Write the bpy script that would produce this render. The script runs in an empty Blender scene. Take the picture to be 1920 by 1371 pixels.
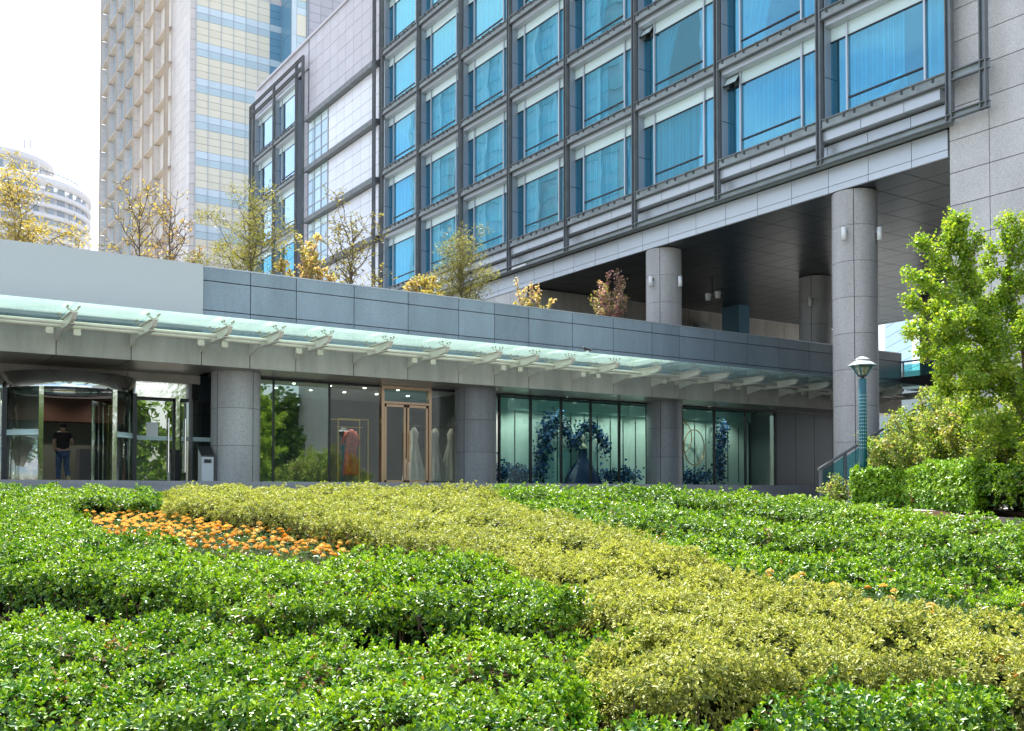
import bpy, math, random
import numpy as np
from mathutils import Vector, Matrix

# ------------------------------------------------------------------ camera, sky, sun, exposure
SC = bpy.context.scene
COL = SC.collection
R = math.radians
random.seed(7)
RNG = np.random.default_rng(11)

F, CX, HY = 1873.0, 960.0, 927.0            # focal length, principal column and horizon row of the photograph
YAW = math.asin(0.5506)
PITCH = R(1.5)
cd = bpy.data.cameras.new('camera')
cam = bpy.data.objects.new('camera', cd)
COL.objects.link(cam)
cam.location = (0, 0, 0)
cam.rotation_euler = (R(90) + PITCH, 0, -YAW)
cd.sensor_fit = 'HORIZONTAL'
cd.sensor_width = 36.0
cd.lens = 36.0 * F / 1920.0
cd.shift_y = ((HY - F * math.tan(PITCH)) - 685.5) / 1920.0
cd.clip_start = 0.05
cd.clip_end = 3000.0
SC.camera = cam

SUN = Vector((0.10, 0.52, 1.0)).normalized()     # direction towards the sun
SUN_EL = math.asin(SUN.z)
SUN_AZ = math.atan2(SUN.x, SUN.y)
SKY_STRENGTH, SUN_STRENGTH, EXPOSURE = 0.14, 4.7, 1.32

world = bpy.data.worlds.new('World')
SC.world = world
world.use_nodes = True
nt = world.node_tree
nt.nodes.clear()
wo = nt.nodes.new('ShaderNodeOutputWorld')
sky = nt.nodes.new('ShaderNodeTexSky')
sky.sky_type = 'NISHITA'
sky.sun_disc = False
sky.sun_elevation = SUN_EL
sky.sun_rotation = SUN_AZ
sky.air_density = 1.0
sky.dust_density = 2.2
sky.ozone_density = 1.0
bg = nt.nodes.new('ShaderNodeBackground')
bg.inputs['Strength'].default_value = SKY_STRENGTH
cl = nt.nodes.new('ShaderNodeBackground')
cl.inputs['Color'].default_value = (0.98, 0.99, 1.0, 1)
cl.inputs['Strength'].default_value = 0.85
tc = nt.nodes.new('ShaderNodeTexCoord')
mp = nt.nodes.new('ShaderNodeMapping')
mp.inputs['Scale'].default_value = (1.0, 1.0, 2.2)
mp.inputs['Location'].default_value = (3.1, 0.4, 0.0)
nz = nt.nodes.new('ShaderNodeTexNoise')
nz.inputs['Scale'].default_value = 2.1
nz.inputs['Detail'].default_value = 9
nz.inputs['Roughness'].default_value = 0.58
rp = nt.nodes.new('ShaderNodeValToRGB')
rp.color_ramp.elements[0].position = 0.42
rp.color_ramp.elements[1].position = 0.66
mx = nt.nodes.new('ShaderNodeMixShader')
L = nt.links.new
L(tc.outputs['Generated'], mp.inputs['Vector'])
L(mp.outputs['Vector'], nz.inputs['Vector'])
L(nz.outputs['Fac'], rp.inputs['Fac'])
L(rp.outputs['Color'], mx.inputs['Fac'])
L(sky.outputs['Color'], bg.inputs['Color'])
L(bg.outputs[0], mx.inputs[1])
L(cl.outputs[0], mx.inputs[2])
L(mx.outputs[0], wo.inputs['Surface'])

sl = bpy.data.lights.new('sun', 'SUN')
sl.energy = SUN_STRENGTH
sl.angle = R(0.53)
sl.color = (1.0, 0.94, 0.83)
so = bpy.data.objects.new('sun', sl)
COL.objects.link(so)
so.location = (0, 0, 60)
so.rotation_euler = SUN.to_track_quat('Z', 'Y').to_euler()

SC.view_settings.view_transform = 'Standard'
SC.view_settings.look = 'None'
SC.view_settings.gamma = 1.0
SC.view_settings.use_curve_mapping = False
SC.view_settings.exposure = EXPOSURE
try:
    SC.cycles.use_denoising = True
    SC.cycles.max_bounces = 10
    SC.cycles.transparent_max_bounces = 24
    SC.cycles.glossy_bounces = 4
    SC.cycles.diffuse_bounces = 4
    SC.cycles.transmission_bounces = 6
    SC.cycles.caustics_reflective = False
    SC.cycles.caustics_refractive = False
    SC.cycles.sample_clamp_indirect = 8.0
except Exception:
    pass

# ------------------------------------------------------------------ helpers
FWD = Vector((0.5506, 0.8348, 0.0))
RGT = Vector((0.8348, -0.5506, 0.0))
WORLD = {}


def ray(px):
    a = (px - CX) / F
    return RGT * a + FWD


def at_depth(px, py, D):
    v = ray(px) * D
    v.z = (HY - py) / F * D
    return v


def at_y(px, py, Y):
    d = ray(px)
    return at_depth(px, py, Y / d.y)


def at_x(px, py, X):
    d = ray(px)
    return at_depth(px, py, X / d.x)


def mesh(name, verts, faces, mats, smooth=False, fm=None):
    me = bpy.data.meshes.new(name)
    me.from_pydata([tuple(v) for v in verts], [], faces)
    for m in (mats if isinstance(mats, (list, tuple)) else [mats]):
        me.materials.append(m)
    if smooth:
        me.polygons.foreach_set('use_smooth', [True] * len(me.polygons))
    if fm is not None:
        me.polygons.foreach_set('material_index', fm)
    me.update()
    return me


def put(name, me, parent=None, loc=(0, 0, 0), rot=None):
    o = bpy.data.objects.new(name, me)
    COL.objects.link(o)
    loc = Vector(loc)
    WORLD[o.name] = loc
    if parent is not None:
        o.parent = parent
        o.location = loc - WORLD[parent.name]
    else:
        o.location = loc
    if rot is not None:
        o.rotation_euler = rot
    return o


def tag(o, label, cat, group=None):
    o['label'] = label
    o['category'] = cat
    if group:
        o['group'] = group
    return o


def thing(name, label, cat, loc=(0, 0, 0), group=None):
    return tag(put(name, None, None, loc), label, cat, group)


def struct(o):
    o['kind'] = 'structure'
    return o


def stuff(o):
    o['kind'] = 'stuff'
    return o


BOXF = [(0, 1, 2, 3), (7, 6, 5, 4), (0, 4, 5, 1), (1, 5, 6, 2), (2, 6, 7, 3), (3, 7, 4, 0)]


def boxv(c, s):
    x, y, z = c
    a, b, d = s[0] / 2, s[1] / 2, s[2] / 2
    return [(x - a, y - b, z - d), (x - a, y + b, z - d), (x + a, y + b, z - d), (x + a, y - b, z - d),
            (x - a, y - b, z + d), (x - a, y + b, z + d), (x + a, y + b, z + d), (x + a, y - b, z + d)]


class MB:
    """collects solids, builds ONE mesh"""

    def __init__(self):
        self.v, self.f, self.m = [], [], []

    def add(self, vs, fs, mi=0):
        n = len(self.v)
        self.v += [tuple(p) for p in vs]
        self.f += [tuple(i + n for i in f) for f in fs]
        self.m += [mi] * len(fs)
        return self

    def box(self, c, s, mi=0):
        return self.add(boxv(c, s), BOXF, mi)

    def span(self, a, b, mi=0):
        c = [(a[i] + b[i]) / 2 for i in range(3)]
        s = [abs(b[i] - a[i]) for i in range(3)]
        return self.box(c, s, mi)

    def prism(self, prof, axis, a, b, mi=0):
        """profile of (u, w) pairs extruded along axis 'x' (u=y, w=z), 'y' (u=x, w=z) or 'z' (u=x, w=y)"""
        n = len(prof)
        def P(t, u, w):
            return (t, u, w) if axis == 'x' else ((u, t, w) if axis == 'y' else (u, w, t))
        vs = [P(a, u, w) for u, w in prof] + [P(b, u, w) for u, w in prof]
        fs = [tuple(range(n))[::-1], tuple(range(n, 2 * n))] + [(i, (i + 1) % n, n + (i + 1) % n, n + i) for i in range(n)]
        return self.add(vs, fs, mi)

    def tube(self, pts, rad, n=6, mi=0, cap=True):
        pts = [Vector(p) for p in pts]
        if not isinstance(rad, (list, tuple)):
            rad = [rad] * len(pts)
        vs, fs = [], []
        ref = None
        for i, p in enumerate(pts):
            d = (pts[min(i + 1, len(pts) - 1)] - pts[max(i - 1, 0)])
            if d.length < 1e-9:
                d = Vector((0, 0, 1))
            d.normalize()
            if ref is None:
                ref = d.orthogonal().normalized()
            ref = (ref - d * ref.dot(d))
            if ref.length < 1e-6:
                ref = d.orthogonal()
            ref.normalize()
            b = d.cross(ref)
            for k in range(n):
                t = 2 * math.pi * k / n
                vs.append(p + (ref * math.cos(t) + b * math.sin(t)) * rad[i])
        for i in range(len(pts) - 1):
            for k in range(n):
                fs.append((i * n + k, i * n + (k + 1) % n, (i + 1) * n + (k + 1) % n, (i + 1) * n + k))
        if cap:
            fs.append(tuple(range(n))[::-1])
            fs.append(tuple(range((len(pts) - 1) * n, len(pts) * n)))
        return self.add(vs, fs, mi)

    def lathe(self, prof, c=(0, 0, 0), n=20, mi=0, a0=0.0, a1=2 * math.pi):
        full = abs(a1 - a0 - 2 * math.pi) < 1e-6
        k = n if full else n + 1
        vs, fs = [], []
        for r, z in prof:
            for i in range(k):
                t = a0 + (a1 - a0) * i / n
                vs.append((c[0] + r * math.cos(t), c[1] + r * math.sin(t), c[2] + z))
        for j in range(len(prof) - 1):
            for i in range(n):
                i2 = (i + 1) % k
                fs.append((j * k + i, j * k + i2, (j + 1) * k + i2, (j + 1) * k + i))
        return self.add(vs, fs, mi)

    def ball(self, c, r, n=10, m=6, mi=0):
        if not isinstance(r, (list, tuple)):
            r = (r, r, r)
        vs, fs = [], []
        for j in range(m + 1):
            ph = -math.pi / 2 + math.pi * j / m
            for i in range(n):
                t = 2 * math.pi * i / n
                vs.append((c[0] + r[0] * math.cos(ph) * math.cos(t), c[1] + r[1] * math.cos(ph) * math.sin(t), c[2] + r[2] * math.sin(ph)))
        for j in range(m):
            for i in range(n):
                fs.append((j * n + i, j * n + (i + 1) % n, (j + 1) * n + (i + 1) % n, (j + 1) * n + i))
        return self.add(vs, fs, mi)

    def mesh(self, name, mats, smooth=False):
        return mesh(name, self.v, self.f, mats, smooth, self.m)

    def build(self, name, mats, parent=None, loc=(0, 0, 0), smooth=False, rot=None):
        return put(name, self.mesh(name, mats, smooth), parent, loc, rot)


_BOX = {}


def piece(name, size, mat, parent, c, rot=None):
    """one box-shaped piece; pieces of one size and material share their mesh"""
    key = (round(size[0], 3), round(size[1], 3), round(size[2], 3), mat.name)
    if key not in _BOX:
        _BOX[key] = mesh(name, boxv((0, 0, 0), size), BOXF, mat)
    return put(name, _BOX[key], parent, c, rot)


def bar(name, a, b, mat, parent):
    """axis-aligned box from corner a to corner b"""
    c = [(a[i] + b[i]) / 2 for i in range(3)]
    s = [abs(b[i] - a[i]) for i in range(3)]
    return piece(name, s, mat, parent, c)


# ------------------------------------------------------------------ materials
def new_mat(name):
    m = bpy.data.materials.new(name)
    m.use_nodes = True
    n = m.node_tree
    n.nodes.clear()
    out = n.nodes.new('ShaderNodeOutputMaterial')
    return m, n, out


def solid(name, col, rough=0.6, metal=0.0, speck=0.0, speck_scale=30.0, stain=0.0, stain_scale=0.7, rand=0.0, bump=0.0, spec=0.5, stretch=None):
    m, n, out = new_mat(name)
    p = n.nodes.new('ShaderNodeBsdfPrincipled')
    p.inputs['Base Color'].default_value = (*col, 1)
    p.inputs['Roughness'].default_value = rough
    p.inputs['Metallic'].default_value = metal
    p.inputs['Specular IOR Level'].default_value = spec
    n.links.new(p.outputs[0], out.inputs['Surface'])
    g = n.nodes.new('ShaderNodeNewGeometry')
    src = g.outputs['Position']
    if stretch:
        mpn = n.nodes.new('ShaderNodeMapping')
        mpn.inputs['Scale'].default_value = stretch
        n.links.new(src, mpn.inputs['Vector'])
        src2 = mpn.outputs['Vector']
    else:
        src2 = src
    val = None

    def mul(a, b):
        k = n.nodes.new('ShaderNodeMath')
        k.operation = 'MULTIPLY'
        n.links.new(a, k.inputs[0])
        n.links.new(b, k.inputs[1])
        return k.outputs[0]

    def rng(sock, lo, hi, f0=0.3, f1=0.7):
        k = n.nodes.new('ShaderNodeMapRange')
        k.inputs['From Min'].default_value = f0
        k.inputs['From Max'].default_value = f1
        k.inputs['To Min'].default_value = lo
        k.inputs['To Max'].default_value = hi
        n.links.new(sock, k.inputs['Value'])
        return k.outputs['Result']
    if speck:
        t = n.nodes.new('ShaderNodeTexNoise')
        t.inputs['Scale'].default_value = speck_scale
        t.inputs['Detail'].default_value = 3
        n.links.new(src, t.inputs['Vector'])
        val = rng(t.outputs['Fac'], 1 - speck, 1 + speck)
    if stain:
        t = n.nodes.new('ShaderNodeTexNoise')
        t.inputs['Scale'].default_value = stain_scale
        t.inputs['Detail'].default_value = 6
        t.inputs['Roughness'].default_value = 0.65
        n.links.new(src2, t.inputs['Vector'])
        s = rng(t.outputs['Fac'], 1 - stain, 1 + stain * 0.7)
        val = s if val is None else mul(val, s)
    if rand:
        oi = n.nodes.new('ShaderNodeObjectInfo')
        s = rng(oi.outputs['Random'], 1 - rand, 1 + rand, 0, 1)
        val = s if val is None else mul(val, s)
    if val is not None:
        k = n.nodes.new('ShaderNodeVectorMath')
        k.operation = 'SCALE'
        k.inputs[0].default_value = col
        n.links.new(val, k.inputs['Scale'])
        n.links.new(k.outputs[0], p.inputs['Base Color'])
    if bump:
        t = n.nodes.new('ShaderNodeTexNoise')
        t.inputs['Scale'].default_value = speck_scale
        t.inputs['Detail'].default_value = 4
        n.links.new(src, t.inputs['Vector'])
        b = n.nodes.new('ShaderNodeBump')
        b.inputs['Strength'].default_value = bump
        b.inputs['Distance'].default_value = 0.01
        n.links.new(t.outputs['Fac'], b.inputs['Height'])
        n.links.new(b.outputs[0], p.inputs['Normal'])
    return m


def schlick(n, r0, r90=1.0, normal=None):
    """reflectance that is the same from either side of a thin pane or leaf"""
    g = n.nodes.new('ShaderNodeNewGeometry')
    dot = n.nodes.new('ShaderNodeVectorMath')
    dot.operation = 'DOT_PRODUCT'
    n.links.new(g.outputs['Incoming'], dot.inputs[0])
    n.links.new(normal if normal else g.outputs['Normal'], dot.inputs[1])
    ab = n.nodes.new('ShaderNodeMath')
    ab.operation = 'ABSOLUTE'
    n.links.new(dot.outputs['Value'], ab.inputs[0])
    om = n.nodes.new('ShaderNodeMath')
    om.operation = 'SUBTRACT'
    om.use_clamp = True
    om.inputs[0].default_value = 1.0
    n.links.new(ab.outputs[0], om.inputs[1])
    pw = n.nodes.new('ShaderNodeMath')
    pw.operation = 'POWER'
    pw.inputs[1].default_value = 5.0
    n.links.new(om.outputs[0], pw.inputs[0])
    ma = n.nodes.new('ShaderNodeMath')
    ma.operation = 'MULTIPLY_ADD'
    ma.inputs[1].default_value = r90 - r0
    ma.inputs[2].default_value = r0
    n.links.new(pw.outputs[0], ma.inputs[0])
    return ma.outputs[0]


def glass(name, tint, refl=(1, 1, 1), ior=1.5, rough=0.0, boost=0.0, wobble=0.0, dust=0.0, dustcol=(0.6, 0.7, 0.68), wscale=0.8):
    """thin architectural glass: tinted see-through, fresnel reflection, a little dust"""
    m, n, out = new_mat(name)
    tr = n.nodes.new('ShaderNodeBsdfTransparent')
    tr.inputs['Color'].default_value = (*tint, 1)
    gl = n.nodes.new('ShaderNodeBsdfGlossy')
    gl.inputs['Color'].default_value = (*refl, 1)
    gl.inputs['Roughness'].default_value = rough
    rf = schlick(n, 0.04 + boost)
    mxs = n.nodes.new('ShaderNodeMixShader')
    n.links.new(rf, mxs.inputs['Fac'])
    last = tr.outputs[0]
    if dust:
        d1 = n.nodes.new('ShaderNodeBsdfDiffuse')
        d1.inputs['Color'].default_value = (*dustcol, 1)
        d2 = n.nodes.new('ShaderNodeBsdfTranslucent')
        d2.inputs['Color'].default_value = (*dustcol, 1)
        a = n.nodes.new('ShaderNodeMixShader')
        a.inputs['Fac'].default_value = 0.6
        n.links.new(d1.outputs[0], a.inputs[1])
        n.links.new(d2.outputs[0], a.inputs[2])
        b = n.nodes.new('ShaderNodeMixShader')
        gg = n.nodes.new('ShaderNodeNewGeometry')
        tn = n.nodes.new('ShaderNodeTexNoise')
        tn.inputs['Scale'].default_value = 1.3
        tn.inputs['Detail'].default_value = 6
        n.links.new(gg.outputs['Position'], tn.inputs['Vector'])
        mr = n.nodes.new('ShaderNodeMapRange')
        mr.inputs['From Min'].default_value = 0.3
        mr.inputs['From Max'].default_value = 0.7
        mr.inputs['To Min'].default_value = dust * 0.8
        mr.inputs['To Max'].default_value = dust * 1.2
        n.links.new(tn.outputs['Fac'], mr.inputs['Value'])
        n.links.new(mr.outputs['Result'], b.inputs['Fac'])
        n.links.new(tr.outputs[0], b.inputs[1])
        n.links.new(a.outputs[0], b.inputs[2])
        last = b.outputs[0]
    n.links.new(last, mxs.inputs[1])
    n.links.new(gl.outputs[0], mxs.inputs[2])
    n.links.new(mxs.outputs[0], out.inputs['Surface'])
    if wobble:
        g = n.nodes.new('ShaderNodeNewGeometry')
        t = n.nodes.new('ShaderNodeTexNoise')
        t.inputs['Scale'].default_value = wscale
        t.inputs['Detail'].default_value = 2
        n.links.new(g.outputs['Position'], t.inputs['Vector'])
        b = n.nodes.new('ShaderNodeBump')
        b.inputs['Strength'].default_value = wobble
        b.inputs['Distance'].default_value = 0.12
        n.links.new(t.outputs['Fac'], b.inputs['Height'])
        n.links.new(b.outputs[0], gl.inputs['Normal'])
    return m


def leafmat(name, gloss=0.18, rough=0.38, trans=0.35, tcol=(1.25, 1.2, 0.6)):
    m, n, out = new_mat(name)
    at = n.nodes.new('ShaderNodeAttribute')
    at.attribute_name = 'Col'
    df = n.nodes.new('ShaderNodeBsdfDiffuse')
    n.links.new(at.outputs['Color'], df.inputs['Color'])
    tl = n.nodes.new('ShaderNodeBsdfTranslucent')
    mm = n.nodes.new('ShaderNodeVectorMath')
    mm.operation = 'MULTIPLY'
    mm.inputs[1].default_value = tcol
    n.links.new(at.outputs['Color'], mm.inputs[0])
    n.links.new(mm.outputs[0], tl.inputs['Color'])
    a = n.nodes.new('ShaderNodeMixShader')
    a.inputs['Fac'].default_value = trans
    n.links.new(df.outputs[0], a.inputs[1])
    n.links.new(tl.outputs[0], a.inputs[2])
    gl = n.nodes.new('ShaderNodeBsdfGlossy')
    gl.inputs['Roughness'].default_value = rough
    gl.inputs['Color'].default_value = (0.95, 0.97, 1, 1)
    rf = schlick(n, gloss * 0.45, min(1.0, gloss * 3.0))
    b = n.nodes.new('ShaderNodeMixShader')
    n.links.new(rf, b.inputs['Fac'])
    n.links.new(a.outputs[0], b.inputs[1])
    n.links.new(gl.outputs[0], b.inputs[2])
    n.links.new(b.outputs[0], out.inputs['Surface'])
    return m


def emit(name, col, s):
    m, n, out = new_mat(name)
    e = n.nodes.new('ShaderNodeEmission')
    e.inputs['Color'].default_value = (*col, 1)
    e.inputs['Strength'].default_value = s
    n.links.new(e.outputs[0], out.inputs['Surface'])
    return m


M = {}
M['para'] = solid('sky_tinted_granite', (0.28, 0.345, 0.40), 0.45, speck=0.14, speck_scale=32, stain=0.17, stain_scale=1.0, rand=0.09, stretch=(1.3, 1.3, 0.35))  # blue skylight on the parapet put into the stone colour
M['fascia'] = solid('beige_tinted_granite', (0.43, 0.41, 0.37), 0.5, speck=0.10, speck_scale=34, stain=0.26, stain_scale=1.1, rand=0.09, stretch=(1.6, 1.6, 0.30))  # warm reflected light on the fascia put into the stone colour
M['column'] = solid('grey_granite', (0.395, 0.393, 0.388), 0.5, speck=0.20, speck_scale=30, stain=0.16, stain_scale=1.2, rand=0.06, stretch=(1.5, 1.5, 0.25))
M['column_shaded'] = solid('shaded_grey_granite', (0.205, 0.212, 0.225), 0.4, speck=0.20, speck_scale=30, stain=0.20, stain_scale=1.4, rand=0.06, stretch=(1.8, 1.8, 0.2))  # column granite darkened, the dimmer light low down put into its colour
M['wallstone'] = solid('pale_granite', (0.555, 0.55, 0.54), 0.5, speck=0.18, speck_scale=30, stain=0.16, stain_scale=0.6, rand=0.06, stretch=(1, 1, 0.5))
M['joint'] = solid('dark_joint', (0.045, 0.045, 0.045), 0.9)
M['step'] = solid('step_granite', (0.25, 0.265, 0.28), 0.55, speck=0.12, speck_scale=40, stain=0.18, rand=0.06)
M['sign'] = solid('plain_grey_board', (0.52, 0.54, 0.55), 0.4)
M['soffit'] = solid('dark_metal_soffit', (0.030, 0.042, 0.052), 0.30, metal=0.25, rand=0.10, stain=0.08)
M['psoffit'] = solid('bronze_metal_soffit', (0.30, 0.265, 0.225), 0.3, metal=0.35, rand=0.05)
M['alu'] = solid('silver_aluminium', (0.52, 0.56, 0.60), 0.38, metal=0.35, rand=0.04, stain=0.05)
M['aluside'] = solid('blue_grey_aluminium', (0.36, 0.42, 0.48), 0.4, metal=0.3)
M['steel'] = solid('weathered_steel', (0.155, 0.172, 0.178), 0.55, metal=0.2, stain=0.25, stain_scale=2.0, rand=0.08)
M['steelpale'] = solid('pale_green_steel', (0.30, 0.345, 0.35), 0.5, metal=0.3, stain=0.2, stain_scale=1.5)
M['white'] = solid('white_metal', (0.74, 0.76, 0.76), 0.4)
M['cream'] = solid('cream_paint', (0.62, 0.58, 0.50), 0.45, stain=0.15, stain_scale=1.5)
M['blackm'] = solid('black_metal', (0.03, 0.032, 0.035), 0.4, metal=0.3)
M['chrome'] = solid('chrome', (0.70, 0.70, 0.69), 0.08, metal=1.0, speck_scale=3.5, bump=0.35)
M['rose'] = solid('rose_gold_metal', (0.66, 0.46, 0.30), 0.2, metal=0.85)
M['gold'] = solid('gold_metal', (0.75, 0.55, 0.18), 0.28, metal=0.85)
M['curtain'] = solid('white_curtain', (0.82, 0.85, 0.85), 0.9, stain=0.04, spec=0.1)
def sheer(name, col):
    m, n, out = new_mat(name)
    d = n.nodes.new('ShaderNodeBsdfDiffuse')
    d.inputs['Color'].default_value = (*col, 1)
    t = n.nodes.new('ShaderNodeBsdfTransparent')
    g = n.nodes.new('ShaderNodeNewGeometry')
    dot = n.nodes.new('ShaderNodeVectorMath')
    dot.operation = 'DOT_PRODUCT'
    n.links.new(g.outputs['Incoming'], dot.inputs[0])
    n.links.new(g.outputs['Normal'], dot.inputs[1])
    ab = n.nodes.new('ShaderNodeMath')
    ab.operation = 'ABSOLUTE'
    n.links.new(dot.outputs['Value'], ab.inputs[0])
    mr = n.nodes.new('ShaderNodeMapRange')
    mr.inputs['From Min'].default_value = 0.15
    mr.inputs['From Max'].default_value = 0.95
    mr.inputs['To Min'].default_value = 1.0
    mr.inputs['To Max'].default_value = 0.42
    n.links.new(ab.outputs[0], mr.inputs['Value'])
    x = n.nodes.new('ShaderNodeMixShader')
    n.links.new(mr.outputs['Result'], x.inputs['Fac'])
    n.links.new(t.outputs[0], x.inputs[1])
    n.links.new(d.outputs[0], x.inputs[2])
    n.links.new(x.outputs[0], out.inputs['Surface'])
    return m


M['curtain'] = sheer('sheer_curtain', (0.90, 0.91, 0.92))
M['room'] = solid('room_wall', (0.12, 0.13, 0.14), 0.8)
M['frost'] = solid('frosted_glass_band', (0.62, 0.78, 0.77), 0.12, spec=0.6, rand=0.12)
M['hglass'] = glass('blue_window_glass', (0.43, 0.86, 0.98), (0.50, 0.90, 1.0), 1.5, boost=0.15, wobble=0.06, wscale=0.35)
M['wglass'] = glass('pale_mirror_glass', (0.50, 0.80, 0.88), (0.85, 0.95, 1.0), 1.5, boost=0.42, wobble=0.08, wscale=0.5)
M['clear'] = glass('clear_shop_glass', (0.86, 0.90, 0.85), (1, 1, 0.96), 1.5, boost=0.04, wobble=0.012)
M['dglass'] = glass('dark_shop_glass', (0.62, 0.80, 0.72), (1, 1, 0.95), 1.5, boost=0.20, wobble=0.015)
M['fitting'] = solid('tan_metal', (0.36, 0.32, 0.26), 0.5)
M['sglass'] = glass('green_shop_glass', (0.70, 0.90, 0.86), (0.9, 0.97, 0.92), 1.5, boost=0.05, wobble=0.012)
M['lglass'] = glass('lobby_glass', (0.70, 0.80, 0.74), (1, 1, 0.95), 1.5, boost=0.26, wobble=0.05)
M['cglass'] = glass('canopy_glass', (0.74, 0.93, 0.90), (0.9, 1, 0.98), 1.45, boost=0.0, dust=0.50, dustcol=(0.82, 0.94, 0.92))
M['rglass'] = glass('railing_glass', (0.42, 0.74, 0.74), (0.8, 1, 1), 1.5, boost=0.04)
M['tile_white'] = solid('white_gloss_tile', (0.74, 0.76, 0.80), 0.22, rand=0.035)
M['tile_grey'] = solid('grey_violet_tile', (0.50, 0.49, 0.53), 0.4, rand=0.05, stain=0.05)
M['tstone'] = solid('tower_stone', (0.66, 0.62, 0.60), 0.5, rand=0.05, stain=0.05)
M['tinfill'] = solid('tower_infill', (0.72, 0.68, 0.62), 0.6, stain=0.05)
M['tledge'] = solid('tower_ledge', (0.55, 0.47, 0.38), 0.6, stain=0.15)
M['tcream'] = solid('cream_glass_panel', (0.82, 0.77, 0.62), 0.18, rand=0.04)
M['tcyan'] = solid('pale_cyan_glass_panel', (0.66, 0.77, 0.83), 0.12, rand=0.04)
M['tblue'] = solid('grey_cyan_glass_panel', (0.53, 0.66, 0.71), 0.12, rand=0.05)
M['tdark'] = solid('blue_glass_panel', (0.16, 0.33, 0.46), 0.12, rand=0.06)
M['tglass'] = solid('tower_window_glass', (0.42, 0.60, 0.72), 0.06, spec=0.9, rand=0.22)
M['plaster'] = solid('white_render', (0.64, 0.64, 0.66), 0.7, spec=0.1)
M['farwin'] = solid('far_window_glass', (0.26, 0.31, 0.36), 0.15, rand=0.15)
M['paving'] = solid('grey_paving', (0.27, 0.27, 0.265), 0.8, speck=0.1, stain=0.15)
M['soil'] = solid('brown_soil', (0.075, 0.05, 0.032), 0.95, speck=0.35, speck_scale=25, stain=0.3, spec=0.05)
M['planter'] = solid('planter_granite', (0.34, 0.29, 0.26), 0.65, speck=0.15, speck_scale=60, stain=0.15, rand=0.05)
M['bark'] = solid('grey_brown_bark', (0.16, 0.125, 0.095), 0.85, stain=0.3, stain_scale=6)
M['twig'] = solid('hedge_twig', (0.14, 0.10, 0.065), 0.9, stain=0.3, stain_scale=9)
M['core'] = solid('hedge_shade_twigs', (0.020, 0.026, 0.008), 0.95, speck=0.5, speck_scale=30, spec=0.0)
M['teal'] = solid('teal_paint', (0.008, 0.115, 0.155), 0.35, stain=0.06)
M['tealhole'] = solid('pierced_hole_lining', (0.45, 0.60, 0.60), 0.5)
M['lampcap'] = solid('pale_lamp_cap', (0.66, 0.72, 0.74), 0.35, metal=0.2)
M['lampglass'] = glass('lamp_glass', (0.86, 0.88, 0.80), (1, 1, 1), 1.4, boost=0.02, dust=0.12)
M['rail'] = solid('grey_painted_rail', (0.13, 0.145, 0.16), 0.4, metal=0.4)
M['hedgeleaf'] = leafmat('hedge_leaf', 0.11, 0.38, 0.28)
M['yleaf'] = leafmat('variegated_leaf', 0.07, 0.45, 0.32, (1.1, 1.1, 0.7))
M['treeleaf'] = leafmat('tree_leaf', 0.08, 0.45, 0.50)
M['petal'] = leafmat('petal', 0.04, 0.6, 0.4, (1, 1, 1))

# ------------------------------------------------------------------ ground
def ground_z(D):
    return -1.55 + 0.066 * max(0.0, min(D, 19.0))


def depth_of(p):
    return p[0] * FWD.x + p[1] * FWD.y


def sheet(name, Ds, ws, mat, lift=0.0):
    vs, fs = [], []
    for D in Ds:
        for w in ws:
            p = FWD * D + RGT * w
            vs.append((p.x, p.y, ground_z(D) + lift))
    k = len(ws)
    for i in range(len(Ds) - 1):
        for j in range(k - 1):
            fs.append((i * k + j, i * k + j + 1, (i + 1) * k + j + 1, (i + 1) * k + j))
    return put(name, mesh(name, vs, fs, mat))


struct(sheet('ground', [-350, -60, -20, 0, 6, 12, 19, 40, 120, 600], [-600, -200, -60, -20, 0, 20, 60, 200, 600], M['paving']))
struct(sheet('soil', [0.6, 3, 6, 9, 12, 15, 18.4], [-16, -8, 0, 8, 14], M['soil'], 0.03))

# landing in front of the shops: a slab with three stone steps, each stone its own piece
lm = MB()
lm.span((-16, 23.46, -0.6), (28.5, 29.5, 0.285))
land = struct(lm.build('landing', M['joint'], None, (0, 0, 0)))
for r, (y0, z1) in enumerate([(23.40, 0.31), (23.06, 0.16), (22.72, 0.01), (22.38, -0.14)]):
    x = -16.0
    k = 0
    while x < 28.4:
        w = [1.5, 1.74, 1.3][(k + r) % 3]
        w = min(w, 28.5 - x)
        d = 0.5 if r else 2.2
        piece('step_stone', (w - 0.012, d, 0.15), M['step'], land, (x + w / 2, y0 + d / 2, z1 - 0.075))
        x += w
        k += 1
lf = MB().span((-16, 25.62, 0.20), (37, 34.0, 0.30)).build('landing_floor', M['step'], land)

# ------------------------------------------------------------------ podium (low wing with shops)
PY = 26.35
SEAMS = [-11.6, -9.86, -8.12, -6.82, -5.52, -3.77, -2.02, -0.27, 1.03, 2.33, 4.08, 5.83, 7.60, 8.90, 10.20, 11.94, 13.68, 15.42, 16.72, 18.02,
         19.76, 21.50, 23.22, 24.52, 26.24, 27.96, 29.68, 31.40, 32.70, 34.0, 35.7, 37.3]
pod = thing('podium_building', 'long low blue grey granite shop building with glass fronts under the hotel', 'building', (12, PY, 0.3))
b = MB()
b.span((-11.6, PY + 0.035, 3.45), (37.27, PY + 0.40, 5.96))          # parapet and fascia backing
b.span((-11.6, PY + 0.40, 3.50), (37.27, 46.0, 5.0))                 # roof deck
b.span((37.22, 18.0, 4.45), (46.0, 26.3, 4.98))                      # terrace slab towards the hotel
b.span((-11.6, 34.0, 0.3), (37.0, 34.3, 3.5))                        # rear wall of the shops
b.build('wall_core', M['joint'], pod)
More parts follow.
